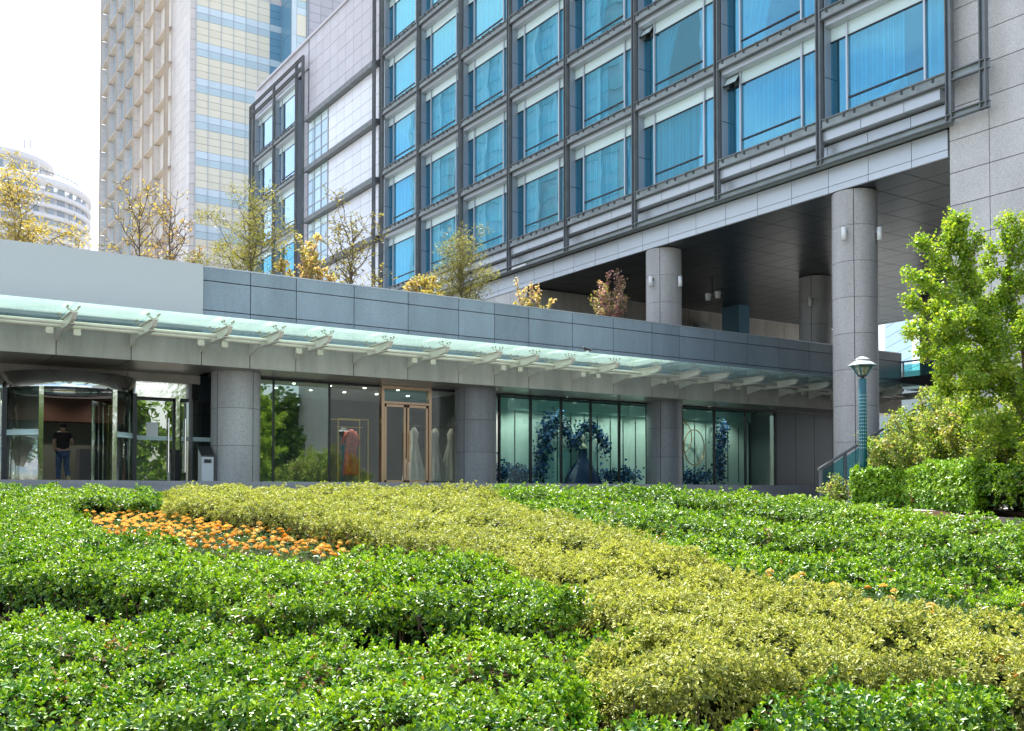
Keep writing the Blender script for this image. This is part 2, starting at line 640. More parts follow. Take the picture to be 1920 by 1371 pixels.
for i in range(len(SEAMS) - 1):
    a, c = SEAMS[i], SEAMS[i + 1]
    g = 0.011
    bar('fascia_panel', (a + g, PY, 3.40), (c - g, PY + 0.05, 4.12), M['fascia'], pod)
    if a >= 7.5:
        for z0, z1 in ((5.655, 5.99), (4.875, 5.63), (4.15, 4.85)):
            bar('parapet_panel', (a + g, PY - 0.012, z0), (c - g, PY + 0.04, z1), M['para'], pod)
    bar('soffit_panel', (a + g, PY + 0.055, 3.40), (c - g, 28.05, 3.43), M['psoffit'], pod)
bar('coping', (-11.6, PY - 0.02, 5.995), (37.3, PY + 0.42, 6.03), M['alu'], pod)
bar('soffit_panel', (-11.6, 28.06, 3.40), (8.2, 28.9, 3.43), M['psoffit'], pod)
# return of the parapet at the far right corner
bar('parapet_panel', (37.27, PY, 4.15), (37.32, 27.6, 5.99), M['para'], pod)
sg = MB().span((-11.6, PY - 0.10, 4.42), (7.60, PY - 0.015, 6.04)).build('sign_board', M['sign'], pod)
sg['label'] = 'blank light grey sign board along the parapet'

# round columns of the shop front: shells of granite in four quarters per course
_SH = {}


def shell_mesh(r, h, mat, a0, a1):
    key = (r, round(h, 3), mat.name, round(a0, 3))
    if key not in _SH:
        g = 0.010 / r
        m = MB().lathe([(r, -h / 2), (r, h / 2)], n=12, a0=a0 + g, a1=a1 - g)
        m.lathe([(r, h / 2), (r - 0.03, h / 2)], n=12, a0=a0 + g, a1=a1 - g)
        m.lathe([(r - 0.03, -h / 2), (r, -h / 2)], n=12, a0=a0 + g, a1=a1 - g)
        _SH[key] = m.mesh('stone_shell', mat, True)
    return _SH[key]


def column(parent, x, y, z0, z1, r, mat, course, off=0.45):
    core = MB().lathe([(r - 0.02, 0), (r - 0.02, z1 - z0)], (0, 0, 0), 28)
    c = core.build('column', M['joint'], parent, (x, y, z0), True)
    n = max(1, round((z1 - z0) / course))
    h = (z1 - z0) / n
    for k in range(n):
        for q in range(4):
            a0 = off + q * math.pi / 2
            put('stone_shell', shell_mesh(r, h - 0.012, mat, a0, a0 + math.pi / 2), c, (x, y, z0 + (k + 0.5) * h))
    return c


CXS = (8.92, 16.78)
for x in CXS:
    column(pod, x, 27.58, 0.31, 3.40, 0.67, M['column'] if x < 10 else M['column_shaded'], 1.03)

# shop front glazing
GY = 28.10


def glazing(x0, x1, z0, z1, Y, mat, name='pane'):
    return bar(name, (x0, Y - 0.006, z0), (x1, Y + 0.006, z1), mat, pod)


def mullion(x, Y, z0, z1, mat, w=0.05, d=0.10):
    return bar('mullion', (x - w / 2, Y - d / 2, z0), (x + w / 2, Y + d / 2, z1), mat, pod)


MX = [9.3, 10.2, 11.94, 13.62]
for a, c in zip(MX[:-1], MX[1:]):
    glazing(a + 0.025, c - 0.025, 0.36, 3.32, GY, M['dglass'] if a < 11 else M['clear'])
glazing(15.40, 17.6, 0.36, 3.32, GY, M['clear'])
for x in MX[:-1]:
    mullion(x, GY, 0.31, 3.39, M['blackm'], 0.04)
MX2 = [18.02, 19.29, 20.58, 21.88, 23.19, 24.52, 26.24, 27.96, 29.68, 31.40]
for a, c in zip(MX2[:-1], MX2[1:]):
    glazing(a + 0.025, c - 0.025, 0.36, 3.32, GY, M['sglass'])
for x in MX2:
    mullion(x, GY, 0.31, 3.39, M['blackm'], 0.06)
for a, c in ((9.2, 13.6), (15.4, 31.5)):
    bar('head_rail', (a, GY - 0.055, 3.32), (c, GY + 0.055, 3.395), M['blackm'], pod)
    bar('sill_rail', (a, GY - 0.055, 0.305), (c, GY + 0.055, 0.36), M['blackm'], pod)
# dark wall at the right end of the shop front
for x in (31.45, 32.6, 33.75, 34.9, 36.05):
    bar('wall_panel', (x, GY - 0.05, 0.31), (x + 1.13, GY + 0.03, 3.39), M['soffit'], pod)

# rose gold double door
dr = MB()
for x in (13.68, 15.34):
    dr.box((x, GY - 0.03, 1.85), (0.09, 0.16, 3.06))
dr.box((14.51, GY - 0.03, 3.33), (1.57, 0.15, 0.09))
dr.box((14.51, GY - 0.03, 2.86), (1.57, 0.15, 0.07))
door = dr.build('double_door', M['rose'], pod, (0, 0, 0))
for x0, x1 in ((13.74, 14.49), (14.53, 15.28)):
    lf = MB()
    for x in (x0 + 0.04, x1 - 0.04):
        lf.box((x, GY - 0.05, 1.58), (0.07, 0.06, 2.46))
    lf.box(((x0 + x1) / 2, GY - 0.05, 2.77), (x1 - x0, 0.06, 0.08))
    lf.box(((x0 + x1) / 2, GY - 0.05, 0.38), (x1 - x0, 0.06, 0.12))
    lf.build('door_leaf', M['rose'], door)
    bar('pane', (x0 + 0.075, GY - 0.056, 0.44), (x1 - 0.075, GY - 0.046, 2.73), M['clear'], door)
for x in (14.42, 14.60):
    MB().tube([(x, GY - 0.14, 1.0), (x, GY - 0.14, 1.95)], 0.016, 8).build('handle', M['rose'], door)
bar('pane', (13.74, GY - 0.036, 2.90), (15.28, GY - 0.026, 3.28), M['sglass'], door)

# entrance on the left: beam, chrome portal, revolving door, swing doors
EY = 28.95
for a, c in zip([-9.9, -7.4, -4.9, -2.4, 0.1, 2.1, 4.3, 6.3], [-7.4, -4.9, -2.4, 0.1, 2.1, 4.3, 6.3, 8.3]):
    bar('beam_panel', (a + 0.01, EY - 0.1, 3.16), (c - 0.01, EY - 0.04, 3.40), M['fascia'], pod)
bar('portal_head', (6.35, EY - 0.12, 2.72), (8.05, EY - 0.06, 3.15), M['chrome'], pod)
for x in (6.42, 7.66, 8.02):
    bar('portal_post', (x - 0.06, EY - 0.13, 0.31), (x + 0.06, EY - 0.02, 2.72), M['chrome'], pod)
for x0, x1 in ((6.50, 7.58), (7.74, 8.9)):
    sd = MB()
    for x in (x0 + 0.02, x1 - 0.02):
        sd.box((x, EY - 0.02, 1.5), (0.04, 0.05, 2.36))
    sd.box(((x0 + x1) / 2, EY - 0.02, 2.66), (x1 - x0, 0.05, 0.06))
    sd.box(((x0 + x1) / 2, EY - 0.02, 0.35), (x1 - x0, 0.05, 0.07))
    s = sd.build('swing_door', M['blackm'], pod)
    bar('pane', (x0 + 0.04, EY - 0.026, 0.39), (x1 - 0.04, EY - 0.014, 2.63), M['lglass'], s)
    hx = x1 - 0.16 if x0 < 7 else x0 + 0.14
    MB().tube([(hx, EY - 0.12, 0.62), (hx, EY - 0.12, 2.15)], 0.022, 8).build('handle', M['chrome'], s)
    bar('sticker_band', (x0 + 0.05, EY - 0.032, 1.52), (x1 - 0.05, EY - 0.0275, 1.64), M['frost'], s)
nb = bar('paper_notice', (6.82, EY - 0.036, 1.62), (7.14, EY - 0.032, 2.02), M['white'], pod)
bar('wall_panel', (8.25, EY - 0.02, 0.31), (9.4, EY + 0.05, 3.40), M['soffit'], pod)
for x in (-9.5, -7.3, -5.1, -2.9, -0.7, 1.5, 3.2):
    if x < 3:
        bar('pane', (x + 0.03, EY - 0.006, 0.34), (min(x + 2.17, 3.2), EY + 0.006, 3.14), M['lglass'], pod)
    mullion(x, EY, 0.31, 3.16, M['blackm'], 0.05)

RX, RY, RR = 4.78, 28.85, 1.70
rv = MB().lathe([(RR, 2.72), (RR, 3.13), (RR - 0.05, 3.13), (RR - 0.05, 2.72), (RR, 2.72)], (0, 0, 0), 40, 0)
rv.lathe([(0.0, 3.13), (RR - 0.05, 3.13)], (0, 0, 0), 40, 0)
rev = rv.build('revolving_door', M['chrome'], pod, (RX, RY, 0), True)
for a0, a1 in ((200, 239), (301, 335)):
    MB().lathe([(RR + 0.02, 0.0), (RR + 0.02, 0.06), (RR - 0.06, 0.06), (RR - 0.06, 0.0)], (0, 0, 0), 20, 0, R(a0), R(a1)).build('floor_track', M['chrome'], rev, (RX, RY, 0.3), True)
for a in (200, 239, 301, 335):
    px, py = RX + RR * math.cos(R(a)), RY + RR * math.sin(R(a))
    bar('door_post', (px - 0.055, py - 0.07, 0.31), (px + 0.055, py + 0.07, 2.72), M['chrome'] if a in (239, 301) else M['blackm'], rev)
for a0, a1 in ((180, 198), (202, 237), (303, 333), (337, 360)):
    cg = MB().lathe([(RR - 0.03, 0.36), (RR - 0.03, 2.72), (RR - 0.042, 2.72), (RR - 0.042, 0.36), (RR - 0.03, 0.36)], (0, 0, 0), 14, 0, R(a0), R(a1))
    cg.build('curved_pane', M['lglass'], rev, (RX, RY, 0), True)
    cb = MB().lathe([(RR - 0.02, 1.50), (RR - 0.02, 1.64), (RR - 0.026, 1.64), (RR - 0.026, 1.50), (RR - 0.02, 1.50)], (0, 0, 0), 14, 0, R(a0), R(a1))
    cb.build('sticker_band', M['frost'], rev, (RX, RY, 0), True)
for x, m_ in ((2.35, 'chrome'), (2.6, 'blackm'), (6.28, 'blackm')):
    mullion(x, EY - 0.05, 0.31, 3.14, M[m_], 0.09, 0.14)
for x0, x1 in ((5.75, 6.25), (3.05, 3.45)):
    bar('inner_pane', (x0, 30.6, 0.31), (x1, 30.62, 2.7), M['lglass'], pod)
    bar('inner_post', (x0 - 0.05, 30.57, 0.31), (x0, 30.65, 2.75), M['chrome'], pod)
bar('inner_panel', (6.9, 31.0, 0.31), (7.9, 31.05, 2.6), M['tcream'], pod)

# rooms behind the glass
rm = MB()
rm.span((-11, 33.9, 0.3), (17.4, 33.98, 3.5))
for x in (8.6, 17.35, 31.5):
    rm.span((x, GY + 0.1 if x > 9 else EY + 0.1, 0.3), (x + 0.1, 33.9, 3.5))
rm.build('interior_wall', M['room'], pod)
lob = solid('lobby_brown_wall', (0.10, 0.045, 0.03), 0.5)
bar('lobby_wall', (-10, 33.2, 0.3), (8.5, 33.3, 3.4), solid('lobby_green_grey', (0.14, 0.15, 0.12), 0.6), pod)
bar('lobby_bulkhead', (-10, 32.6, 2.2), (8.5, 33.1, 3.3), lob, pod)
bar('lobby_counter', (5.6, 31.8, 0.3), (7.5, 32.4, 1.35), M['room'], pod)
disp = M['display'] = solid('display_white_panel', (0.80, 0.84, 0.80), 0.6)
slat = solid('display_dark_slat', (0.03, 0.045, 0.05), 0.5)
x = 17.7
k = 0
while x < 31.2:
    w = 0.62
    bar('display_panel', (x, 29.45, 0.31), (x + w - 0.045, 29.50, 2.98), disp, pod)
    bar('display_slat', (x + w - 0.045, 29.44, 0.5), (x + w, 29.49, 2.80), slat, pod)
    x += w
    k += 1
bar('display_beam', (17.6, 29.3, 2.98), (31.3, 29.5, 3.38), M['frost'], pod)
dl = emit('shop_downlight_glow', (1.0, 0.93, 0.8), 6.0)
dmesh = MB().lathe([(0, 0), (0.05, 0), (0.05, 0.02)], n=10).mesh('downlight', dl)
def downlight(x, y, z, watts=0.0):
    o = put('downlight', dmesh, pod, (x, y, z))
    if watts:
        ld = bpy.data.lights.new('downlight_lamp', 'SPOT')
        ld.energy = watts
        ld.spot_size = R(130)
        ld.spot_blend = 0.6
        ld.shadow_soft_size = 0.05
        ld.color = (1.0, 0.94, 0.84)
        put('downlight_lamp', ld, o, (x, y, z - 0.03))


for i in range(6):
    for j in range(2):
        downlight(10.2 + i * 1.2, 29.6 + j * 1.6, 3.43, 70 if (i, j) == (3, 0) else (26 if (i + j) % 2 else 0))
for i in range(9):
    downlight(18.4 + i * 1.4, 28.6, 3.43, 40)
for i in range(3):  # lobby lamps added to brighten the entrance
    downlight(2.5 + 2.0 * i, 31.6, 3.36, 30)
bar('ceiling', (9.2, GY + 0.1, 3.45), (31.5, 33.9, 3.49), M['white'], pod)
bar('ceiling', (-10, EY + 0.1, 3.40), (8.5, 33.9, 3.44), M['room'], pod)

# ------------------------------------------------------------------ glass canopy over the shop front
can = thing('glass_canopy', 'pale green glass canopy on cream steel brackets along the shop fascia', 'canopy', (12, PY, 4.0))
brk = MB()
brk.prism([(PY - 0.01, 3.74), (PY - 0.01, 4.06), (PY - 0.75, 4.02), (PY - 0.95, 3.94)], 'x', -0.035, 0.035)
brk.prism([(PY - 0.80, 3.86), (PY - 0.80, 4.00), (PY - 1.5, 4.10), (PY - 2.42, 4.07), (PY - 2.30, 3.93), (PY - 1.5, 3.84)], 'x', -0.05, 0.05)
brk.box((0, PY - 1.5, 4.09), (0.17, 1.7, 0.02))
brk.box((0, PY - 1.5, 3.86), (0.15, 1.3, 0.02))
brk_me = brk.mesh('bracket', M['cream'])
sp = MB()
sp.tube([(0, 0, 0), (0, 0, 0.07)], 0.03, 6)
for sx in (-1, 1):
    for sy in (-1, 1):
        sp.tube([(0, 0, 0.06), (0.11 * sx, 0.07 * sy, 0.11), (0.12 * sx, 0.08 * sy, 0.17)], 0.009, 5)
        sp.tube([(0.12 * sx, 0.08 * sy, 0.15), (0.12 * sx, 0.08 * sy, 0.18)], 0.026, 6)
sp_me = sp.mesh('spider_fitting', M['fitting'])
fl = MB()
fl.box((0, 0, -0.04), (0.16, 0.12, 0.08))
fl.prism([(-0.07, -0.15), (0.07, -0.15), (0.095, -0.08), (-0.095, -0.08)], 'y', -0.065, 0.065)
fl_me = fl.mesh('lamp_housing', M['cream'])
NPX = 0
lamp_spots = []
for i, x in enumerate(SEAMS[2:-1]):
    br = put('bracket', brk_me, can, (x, 0, 0))
    put('spider_fitting', sp_me, br, (x, PY - 2.22, 4.06))
    put('spider_fitting', sp_me, br, (x, PY - 1.05, 4.07))
    if i % 2 == 0:
        lamp_spots.append(x)
for y, r in ((PY - 0.95, 0.055), (PY - 1.45, 0.05)):
    MB().tube([(-8.3, y, 3.97), (36.5, y, 3.97)], r, 10).build('pipe', M['cream'], can, smooth=True)
bar('gutter', (-8.3, PY - 0.06, 4.13), (37.2, PY - 0.013, 4.17), M['cream'], can)
for a, c in zip(SEAMS[2:-2], SEAMS[3:-1]):
    bar('glass_panel', (a + 0.008, PY - 2.62, 4.245), (c - 0.008, PY - 0.12, 4.262), M['cglass'], can)
# small floodlights hung in pairs on the canopy pipe
ORD = ['first', 'second', 'third', 'fourth', 'fifth', 'sixth', 'seventh', 'eighth', 'ninth', 'tenth', 'eleventh', 'twelfth', 'thirteenth', 'fourteenth', 'fifteenth', 'sixteenth', 'seventeenth']
seen = [x for x in SEAMS if 3.5 < x < 31.5]
for i, x in enumerate(lamp_spots):
    if x not in seen:
        continue
    for s in (-1, 1):
        f = thing('floodlight', 'small cream floodlight %s of the %s canopy bracket from the left' % ('left' if s < 0 else 'right', ORD[seen.index(x)]), 'floodlight', (x + s * 0.30, PY - 0.95, 3.90), 'floodlights under the glass canopy')
        put('lamp_housing', fl_me, f, (x + s * 0.30, PY - 0.95, 3.91))

# ------------------------------------------------------------------ hotel
HX = 24.30
BAY = 4.23
Y0 = 15.37
hot = thing('hotel_building', 'large hotel with blue curtained windows in a steel grid above tall columns', 'building', (HX, 30, 0))
b = MB()
b.span((28.4, 15.45, 9.30), (45.2, 70.6, 29.5))                       # core behind the rooms
b.span((24.42, 15.45, 27.7), (28.4, 70.6, 29.5))
b.span((24.42, 15.45, 9.06), (45.2, 35.5, 9.30))
b.span((24.45, 50.3, 5.0), (28.4, 60.7, 27.7))
b.span((24.40, 36.0, 5.0), (28.4, 50.3, 10.9))
b.span((24.40, 60.7, 5.0), (28.4, 70.6, 10.9))
for k in range(0, 6):
    b.span((24.42, 15.45, 10.75 + 3.3 * k), (28.4, 50.2, 11.0 + 3.3 * k))
    b.span((24.42, 60.9, 10.75 + 3.3 * k), (28.4, 70.5, 11.0 + 3.3 * k))
for i in range(0, 9):
    b.span((24.42, Y0 + BAY * i - 0.07, 11.0), (28.4, Y0 + BAY * i + 0.07, 27.7))
for y in (61.95, 66.2, 70.4):
    b.span((24.42, y - 0.07, 11.0), (28.4, y + 0.07, 27.7))
b.build('wall_core', M['room'], hot)
b = MB()
b.span((24.36, 15.75, 9.06), (24.42, 70.6, 11.1))
b.build('fascia_backing', M['joint'], hot)
bar('roof_coping', (24.2, 49.3, 29.5), (24.9, 70.7, 29.65), M['tile_grey'], hot)

# one window bay, built once: frame, panes, curtain
WZ = 11.12
fr = MB()
G = 0.0
yl = BAY - 0.13
fr.span((-0.28, yl - 0.012, 0.0), (0.06, yl + 0.012, 2.99), 1)          # reveal far side
fr.span((-0.28, 0.118, 0.0), (0.06, 0.142, 2.99), 1)                    # reveal near side
fr.span((-0.283, yl - 0.016, 1.30), (0.05, yl - 0.012, 1.325), 2)
for y in (yl - 0.62, yl - 3.17):
    fr.box((-0.02, y, 1.41), (0.11, 0.055, 2.82), 0)
fr.box((-0.01, (yl + 0.14) / 2, 2.40), (0.05, yl - 0.16, 0.035), 2)     # transom bar
fr.box((-0.01, yl - 1.895, 0.55), (0.06, 2.49, 0.045), 2)               # low bar
fr.box((0.01, (yl + 0.14) / 2, 0.01), (0.08, yl - 0.16, 0.05), 0)
fr.prism([(-0.29, 2.84), (-0.29, 2.98), (0.05, 2.99), (0.05, 2.81)], 'y', 0.145, yl - 0.015, 0)   # silver head band
fr_me = fr.mesh('window', [M['alu'], M['aluside'], M['blackm']])


def box_me(name, a, c, mat):
    return MB().span(a, c).mesh(name, mat)


p_l = box_me('pane', (-0.006, yl - 0.59, 0.035), (0.006, yl - 0.015, 2.38), M['hglass'])
p_r = box_me('pane', (-0.006, 0.145, 0.035), (0.006, yl - 3.20, 2.38), M['hglass'])
p_m = box_me('pane', (-0.006, yl - 3.14, 0.575), (0.006, yl - 0.65, 2.38), M['hglass'])
p_b = box_me('pane', (-0.006, yl - 3.14, 0.035), (0.006, yl - 0.65, 0.525), M['hglass'])
t_l = box_me('transom_pane', (-0.006, yl - 0.59, 2.42), (0.006, yl - 0.015, 2.81), M['frost'])
t_m = box_me('transom_pane', (-0.006, yl - 3.14, 2.42), (0.006, yl - 0.65, 2.81), M['frost'])
t_r = box_me('transom_pane', (-0.006, 0.145, 2.42), (0.006, yl - 3.20, 2.81), M['frost'])
hop = MB()
hop.box((0, 0, -0.195), (0.012, 0.57, 0.39), 0)
for dz in (0.0, -0.39):
    hop.box((0, 0, dz), (0.04, 0.58, 0.03), 1)
for dy in (-0.285, 0.285):
    hop.box((0, dy, -0.195), (0.04, 0.02, 0.40), 1)
hop_me = hop.mesh('transom_pane', [M['frost'], M['blackm']])


def curtain_mesh(ya, yb, z0, z1, seed, gather=0.0):
    r = random.Random(seed)
    n = max(8, int((yb - ya) / 0.022))
    vs, fs = [], []
    ph = r.random() * 6
    f1, f2 = 30 + r.random() * 8, 13 + r.random() * 5
    for i in range(n + 1):
        y = ya + (yb - ya) * i / n
        for z, am in ((z0, 1.0), (z1, 0.6)):
            yy = y + gather * (z1 - z) / (z1 - z0) * 0.0
            x = 0.30 + am * (0.055 * math.sin(f1 * y + ph + 0.8 * math.sin(3.1 * y)) + 0.045 * math.sin(f2 * y + 2 * ph) + 0.014 * math.sin(77 * y))
            vs.append((x, yy, z))
    for i in range(n):
        fs.append((2 * i, 2 * i + 2, 2 * i + 3, 2 * i + 1))
    return mesh('curtain', vs, fs, M['curtain'], True)


def draped_mesh(y_hi, w_top, w_bot, seed):
    """a curtain pulled to one side: narrow at the tie, wider at the rail"""
    r = random.Random(seed)
    n, m = 40, 8
    ph = r.random() * 6
    vs, fs = [], []
    for j in range(m + 1):
        t = j / m
        w = w_bot + (w_top - w_bot) * t ** 2.2
        for i in range(n + 1):
            u = i / n
            x = 0.30 + 0.055 * math.sin(42 * u + ph) + 0.03 * math.sin(17 * u + 2 * ph)
            vs.append((x, y_hi - w * u, 0.02 + 2.73 * t))
    for j in range(m):
        for i in range(n):
            a = j * (n + 1) + i
            fs.append((a, a + 1, a + n + 2, a + n + 1))
    return mesh('curtain', vs, fs, M['curtain'], True)


CUR = {'drape': draped_mesh(yl - 0.05, 2.2, 1.3, 11), 'drape2': draped_mesh(yl - 0.05, 1.7, 0.9, 12),
       'full2': curtain_mesh(0.15, yl - 0.05, 0.02, 2.75, 21), 'full3': curtain_mesh(0.15, yl - 0.05, 0.02, 2.75, 22),
       'full': curtain_mesh(0.15, yl - 0.05, 0.02, 2.75, 1),
       'left': curtain_mesh(yl - 1.75, yl - 0.05, 0.02, 2.75, 2),
       'wide': curtain_mesh(yl - 2.35, yl - 0.05, 0.02, 2.75, 3),
       'rightbit': curtain_mesh(0.15, 1.25, 0.02, 2.75, 4),
       'leftbit': curtain_mesh(yl - 1.0, yl - 0.05, 0.02, 2.75, 5)}
stl = MB()
stl.span((-0.40, 0.10, -0.28), (-0.34, BAY - 0.10, -0.02), 1)
stl.span((-0.46, 0.09, -0.03), (-0.32, BAY - 0.09, 0.0))
stl.span((-0.46, 0.09, -0.31), (-0.32, BAY - 0.09, -0.28))
stl_me = stl.mesh('steel_rail', [M['steel'], M['steelpale']])
lr = MB()
for q in (0.35, 1.95, 2.15, 3.75):
    pass
for ya, yb in ((0.30, 1.05), (1.25, 1.95), (2.20, 2.95), (3.15, 3.9)):
    lr.tube([(-0.60, ya, -0.10), (-0.60, yb, -0.10)], 0.018, 5)
    for y in (ya + 0.08, yb - 0.08):
        lr.span((-0.60, y - 0.02, -0.2), (-0.50, y + 0.02, -0.08))
        lr.span((-0.63, y - 0.035, -0.13), (-0.57, y + 0.035, -0.09))
lr_me = lr.mesh('light_rail', M['steel'])
spb = MB().span((-0.32, 0.14, -0.33), (0.05, BAY - 0.14, 0.0)).mesh('spandrel', M['aluside'])


mirror = [box_me('pane', a, c, M['wglass']) for a, c in (((-0.006, yl - 0.59, 0.035), (0.006, yl - 0.015, 2.38)), ((-0.006, 0.145, 0.035), (0.006, yl - 3.20, 2.38)),
          ((-0.006, yl - 3.14, 0.575), (0.006, yl - 0.65, 2.38)), ((-0.006, yl - 3.14, 0.035), (0.006, yl - 0.65, 0.525)))]


def window(yb, k, kind, hopper=0, panes=None):
    z = WZ + 3.3 * k
    o = (HX, yb, z)
    w = put('window', fr_me, hot, o)
    for me in (panes or (p_l, p_r, p_m, p_b)):
        put('pane', me, w, o)
    if hopper == 1:
        put('transom_pane', hop_me, w, (HX - 0.02, yb + yl - 0.30, z + 2.80), (0, R(32), 0))
    else:
        put('transom_pane', t_l, w, o)
    put('transom_pane', t_m, w, o)
    put('transom_pane', t_r, w, o)
    for c in kind:
        put('curtain', CUR[c], w, o)
    put('spandrel', spb, hot, o)
    put('steel_rail', stl_me, hot, o)
    put('light_rail', lr_me, hot, o)


ROWS = [2, 3, 3, 4, 4, 5, 5, 5]
KINDS = {(0, 0): ('wide', 'rightbit'), (1, 0): ('full2',), (1, 1): ('drape', 'rightbit'), (2, 0): ('full',), (2, 1): ('drape2', 'rightbit'), (3, 0): ('wide', 'rightbit'),
         (3, 1): ('left', 'rightbit'), (4, 0): ('drape2',), (4, 1): ('full',), (5, 0): ('full',), (5, 1): ('full',)}
HOP = {(1, 0), (2, 1), (1, 1)}
for i in range(8):
    for k in range(ROWS[i]):
        kd = KINDS.get((i, k)) or random.choice([('full',), ('full2',), ('full3',), ('wide', 'rightbit'), ('left', 'rightbit'), ('drape', 'rightbit')])
        window(Y0 + BAY * i, k, kd, 1 if (i, k) in HOP else 0)
    if ROWS[i] < 5:
        bar('upper_wall', (HX, Y0 + BAY * i + 0.01, WZ + 3.3 * ROWS[i]), (HX + 0.1, Y0 + BAY * (i + 1) - 0.01, 27.6), M['tglass'], hot)
for yb in (61.98, 66.2):
    for k in range(0, 5):
        window(yb, k, random.choice([('full',), ('full2',), ('wide', 'rightbit')]), 0, mirror if k > 1 else None)


def post(y, z0, z1):
    m = MB()
    for s in (-1, 1):
        m.box((23.93, y + s * 0.075, (z0 + z1) / 2), (0.16, 0.028, z1 - z0))
    m.box((23.975, y, (z0 + z1) / 2), (0.03, 0.13, z1 - z0), 1)
    return m.build('steel_post', [M['steel'], M['aluside']], hot)


for i in range(9):
    post(Y0 + BAY * i, 9.80, 28.2)
for y in (60.85, 61.98, 66.2, 70.4, 71.1):
    post(y, 9.80, 28.4)


def channel(ya, yb, z0, z1, name='steel_rail'):
    m = MB()
    m.span((23.86, ya, z1 - 0.028), (24.0, yb, z1), 0)
    m.span((23.86, ya, z0), (24.0, yb, z0 + 0.028), 0)
    m.span((23.95, ya, z0 + 0.028), (23.985, yb, z1 - 0.028), 1)
    return m.build(name, [M['steel'], M['steelpale']], hot)


post(50.25, 9.80, 29.4)
post(14.42, 9.83, 20.0)
for z0, z1 in ((9.83, 10.02), (10.84, 11.10), (14.14, 14.40), (17.4, 17.66)):
    channel(14.28, 15.30, z0, z1)
for z0, z1 in ((27.55, 27.75), (28.2, 28.4)):
    channel(60.8, 71.2, z0, z1)
# steel beam and aluminium panels of the fascia
channel(15.3, 71.2, 9.76, 9.97, 'steel_beam')
bar('beam_web', (24.0, 15.5, 9.80), (24.30, 71.0, 9.93), M['steelpale'], hot)
y = 15.68
n = 0
while y < 70.5:
    y2 = y + 1.41
    if n == 0:
        y2 = y + 1.1
    g = 0.009
    bar('fascia_panel', (24.30, y + g, 9.225), (24.37, y2 - g, 9.755), M['alu'], hot)
    bar('fascia_panel', (24.30, y + g, 9.02), (24.40, y2 - g, 9.21), M['alu'], hot)
    bar('fascia_panel', (24.28, y + g, 9.98), (24.34, y2 - g, 10.44), M['alu'], hot)
    bar('sill_panel', (23.98, y + g, 10.50), (24.36, y2 - g, 10.78), M['alu'], hot)
    y = y2
    n += 1
# stone wall under the fascia beyond the deep porch
y = 35.75
while y < 49:
    for z0, z1 in ((5.0, 6.0), (6.0, 7.0), (7.0, 8.0), (8.0, 9.02)):
        bar('stone_panel', (24.34, y + 0.01, z0 + 0.01), (24.40, y + 1.29, z1 - 0.01), M['wallstone'], hot)
    y += 1.3
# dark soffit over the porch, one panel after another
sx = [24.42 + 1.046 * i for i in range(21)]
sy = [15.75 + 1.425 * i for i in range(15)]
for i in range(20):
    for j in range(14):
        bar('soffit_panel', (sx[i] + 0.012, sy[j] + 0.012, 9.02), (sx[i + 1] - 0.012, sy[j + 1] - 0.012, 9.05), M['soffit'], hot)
bar('soffit_edge', (45.3, 15.5, 9.0), (45.5, 36, 29.5), M['alu'], hot)
# back wall of the porch
x = 24.45
while x < 45:
    for z0, z1 in ((5.0, 6.1), (6.1, 7.55), (7.55, 9.0)):
        bar('porch_wall_panel', (x + 0.012, 35.66, z0 + 0.012), (x + 1.33, 35.72, z1 - 0.012), M['fascia'], hot)
    x += 1.345
bar('porch_wall_core', (24.45, 35.73, 5.0), (45.2, 35.98, 9.0), M['joint'], hot)
bar('glass_shaft', (34.9, 33.4, 5.0), (35.6, 34.5, 9.0), M['tdark'], hot)
# columns
column(hot, 24.95, 19.18, -0.6, 9.0, 0.65, M['column'], 1.06, 0.62)
column(hot, 24.95, 27.62, 0.31, 3.45, 0.655, M['column_shaded'], 1.06, 0.62)
column(hot, 24.95, 27.62, 5.0, 9.0, 0.655, M['column'], 1.06, 0.62)
column(hot, 33.35, 27.62, 5.0, 9.0, 0.65, M['column'], 1.0)
column(hot, 41.6, 27.62, 5.0, 9.0, 0.65, M['column'], 1.0)
column(hot, 33.35, 19.18, -0.6, 4.5, 0.65, M['column'], 1.06)
# stone tower at the right end of the facade
b = MB()
b.span((24.36, -6.0, -1.4), (45, 15.55, 29.4))
b.build('stone_wall_core', M['joint'], hot)
for c, (ya, yb) in enumerate([(14.52, 15.62), (13.36, 14.50), (12.2, 13.34), (11.04, 12.18), (9.88, 11.02), (8.7, 9.86)]):
    for r in range(19):
        z0 = -1.06 + 0.872 * r
        bar('stone_panel', (24.29, ya, z0 + 0.011), (24.37, yb, z0 + 0.861), M['wallstone'], hot)
bar('stone_wall', (24.30, -6, -1.3), (24.36, 8.68, 29.4), M['wallstone'], hot)
bar('stone_wall', (24.30, 8.7, 15.6), (24.36, 15.6, 29.4), M['wallstone'], hot)
# tiled part between the two window blocks
def tiles(name, y0, y1, z0, z1, nc, nr, mat, x=24.30):
    for i in range(nc):
        for j in range(nr):
            ya = y0 + (y1 - y0) * i / nc
            yb = y0 + (y1 - y0) * (i + 1) / nc
            za = z0 + (z1 - z0) * j / nr
            zb = z0 + (z1 - z0) * (j + 1) / nr
            bar(name, (x, ya + 0.012, za + 0.012), (x + 0.06, yb - 0.012, zb - 0.012), mat, hot)


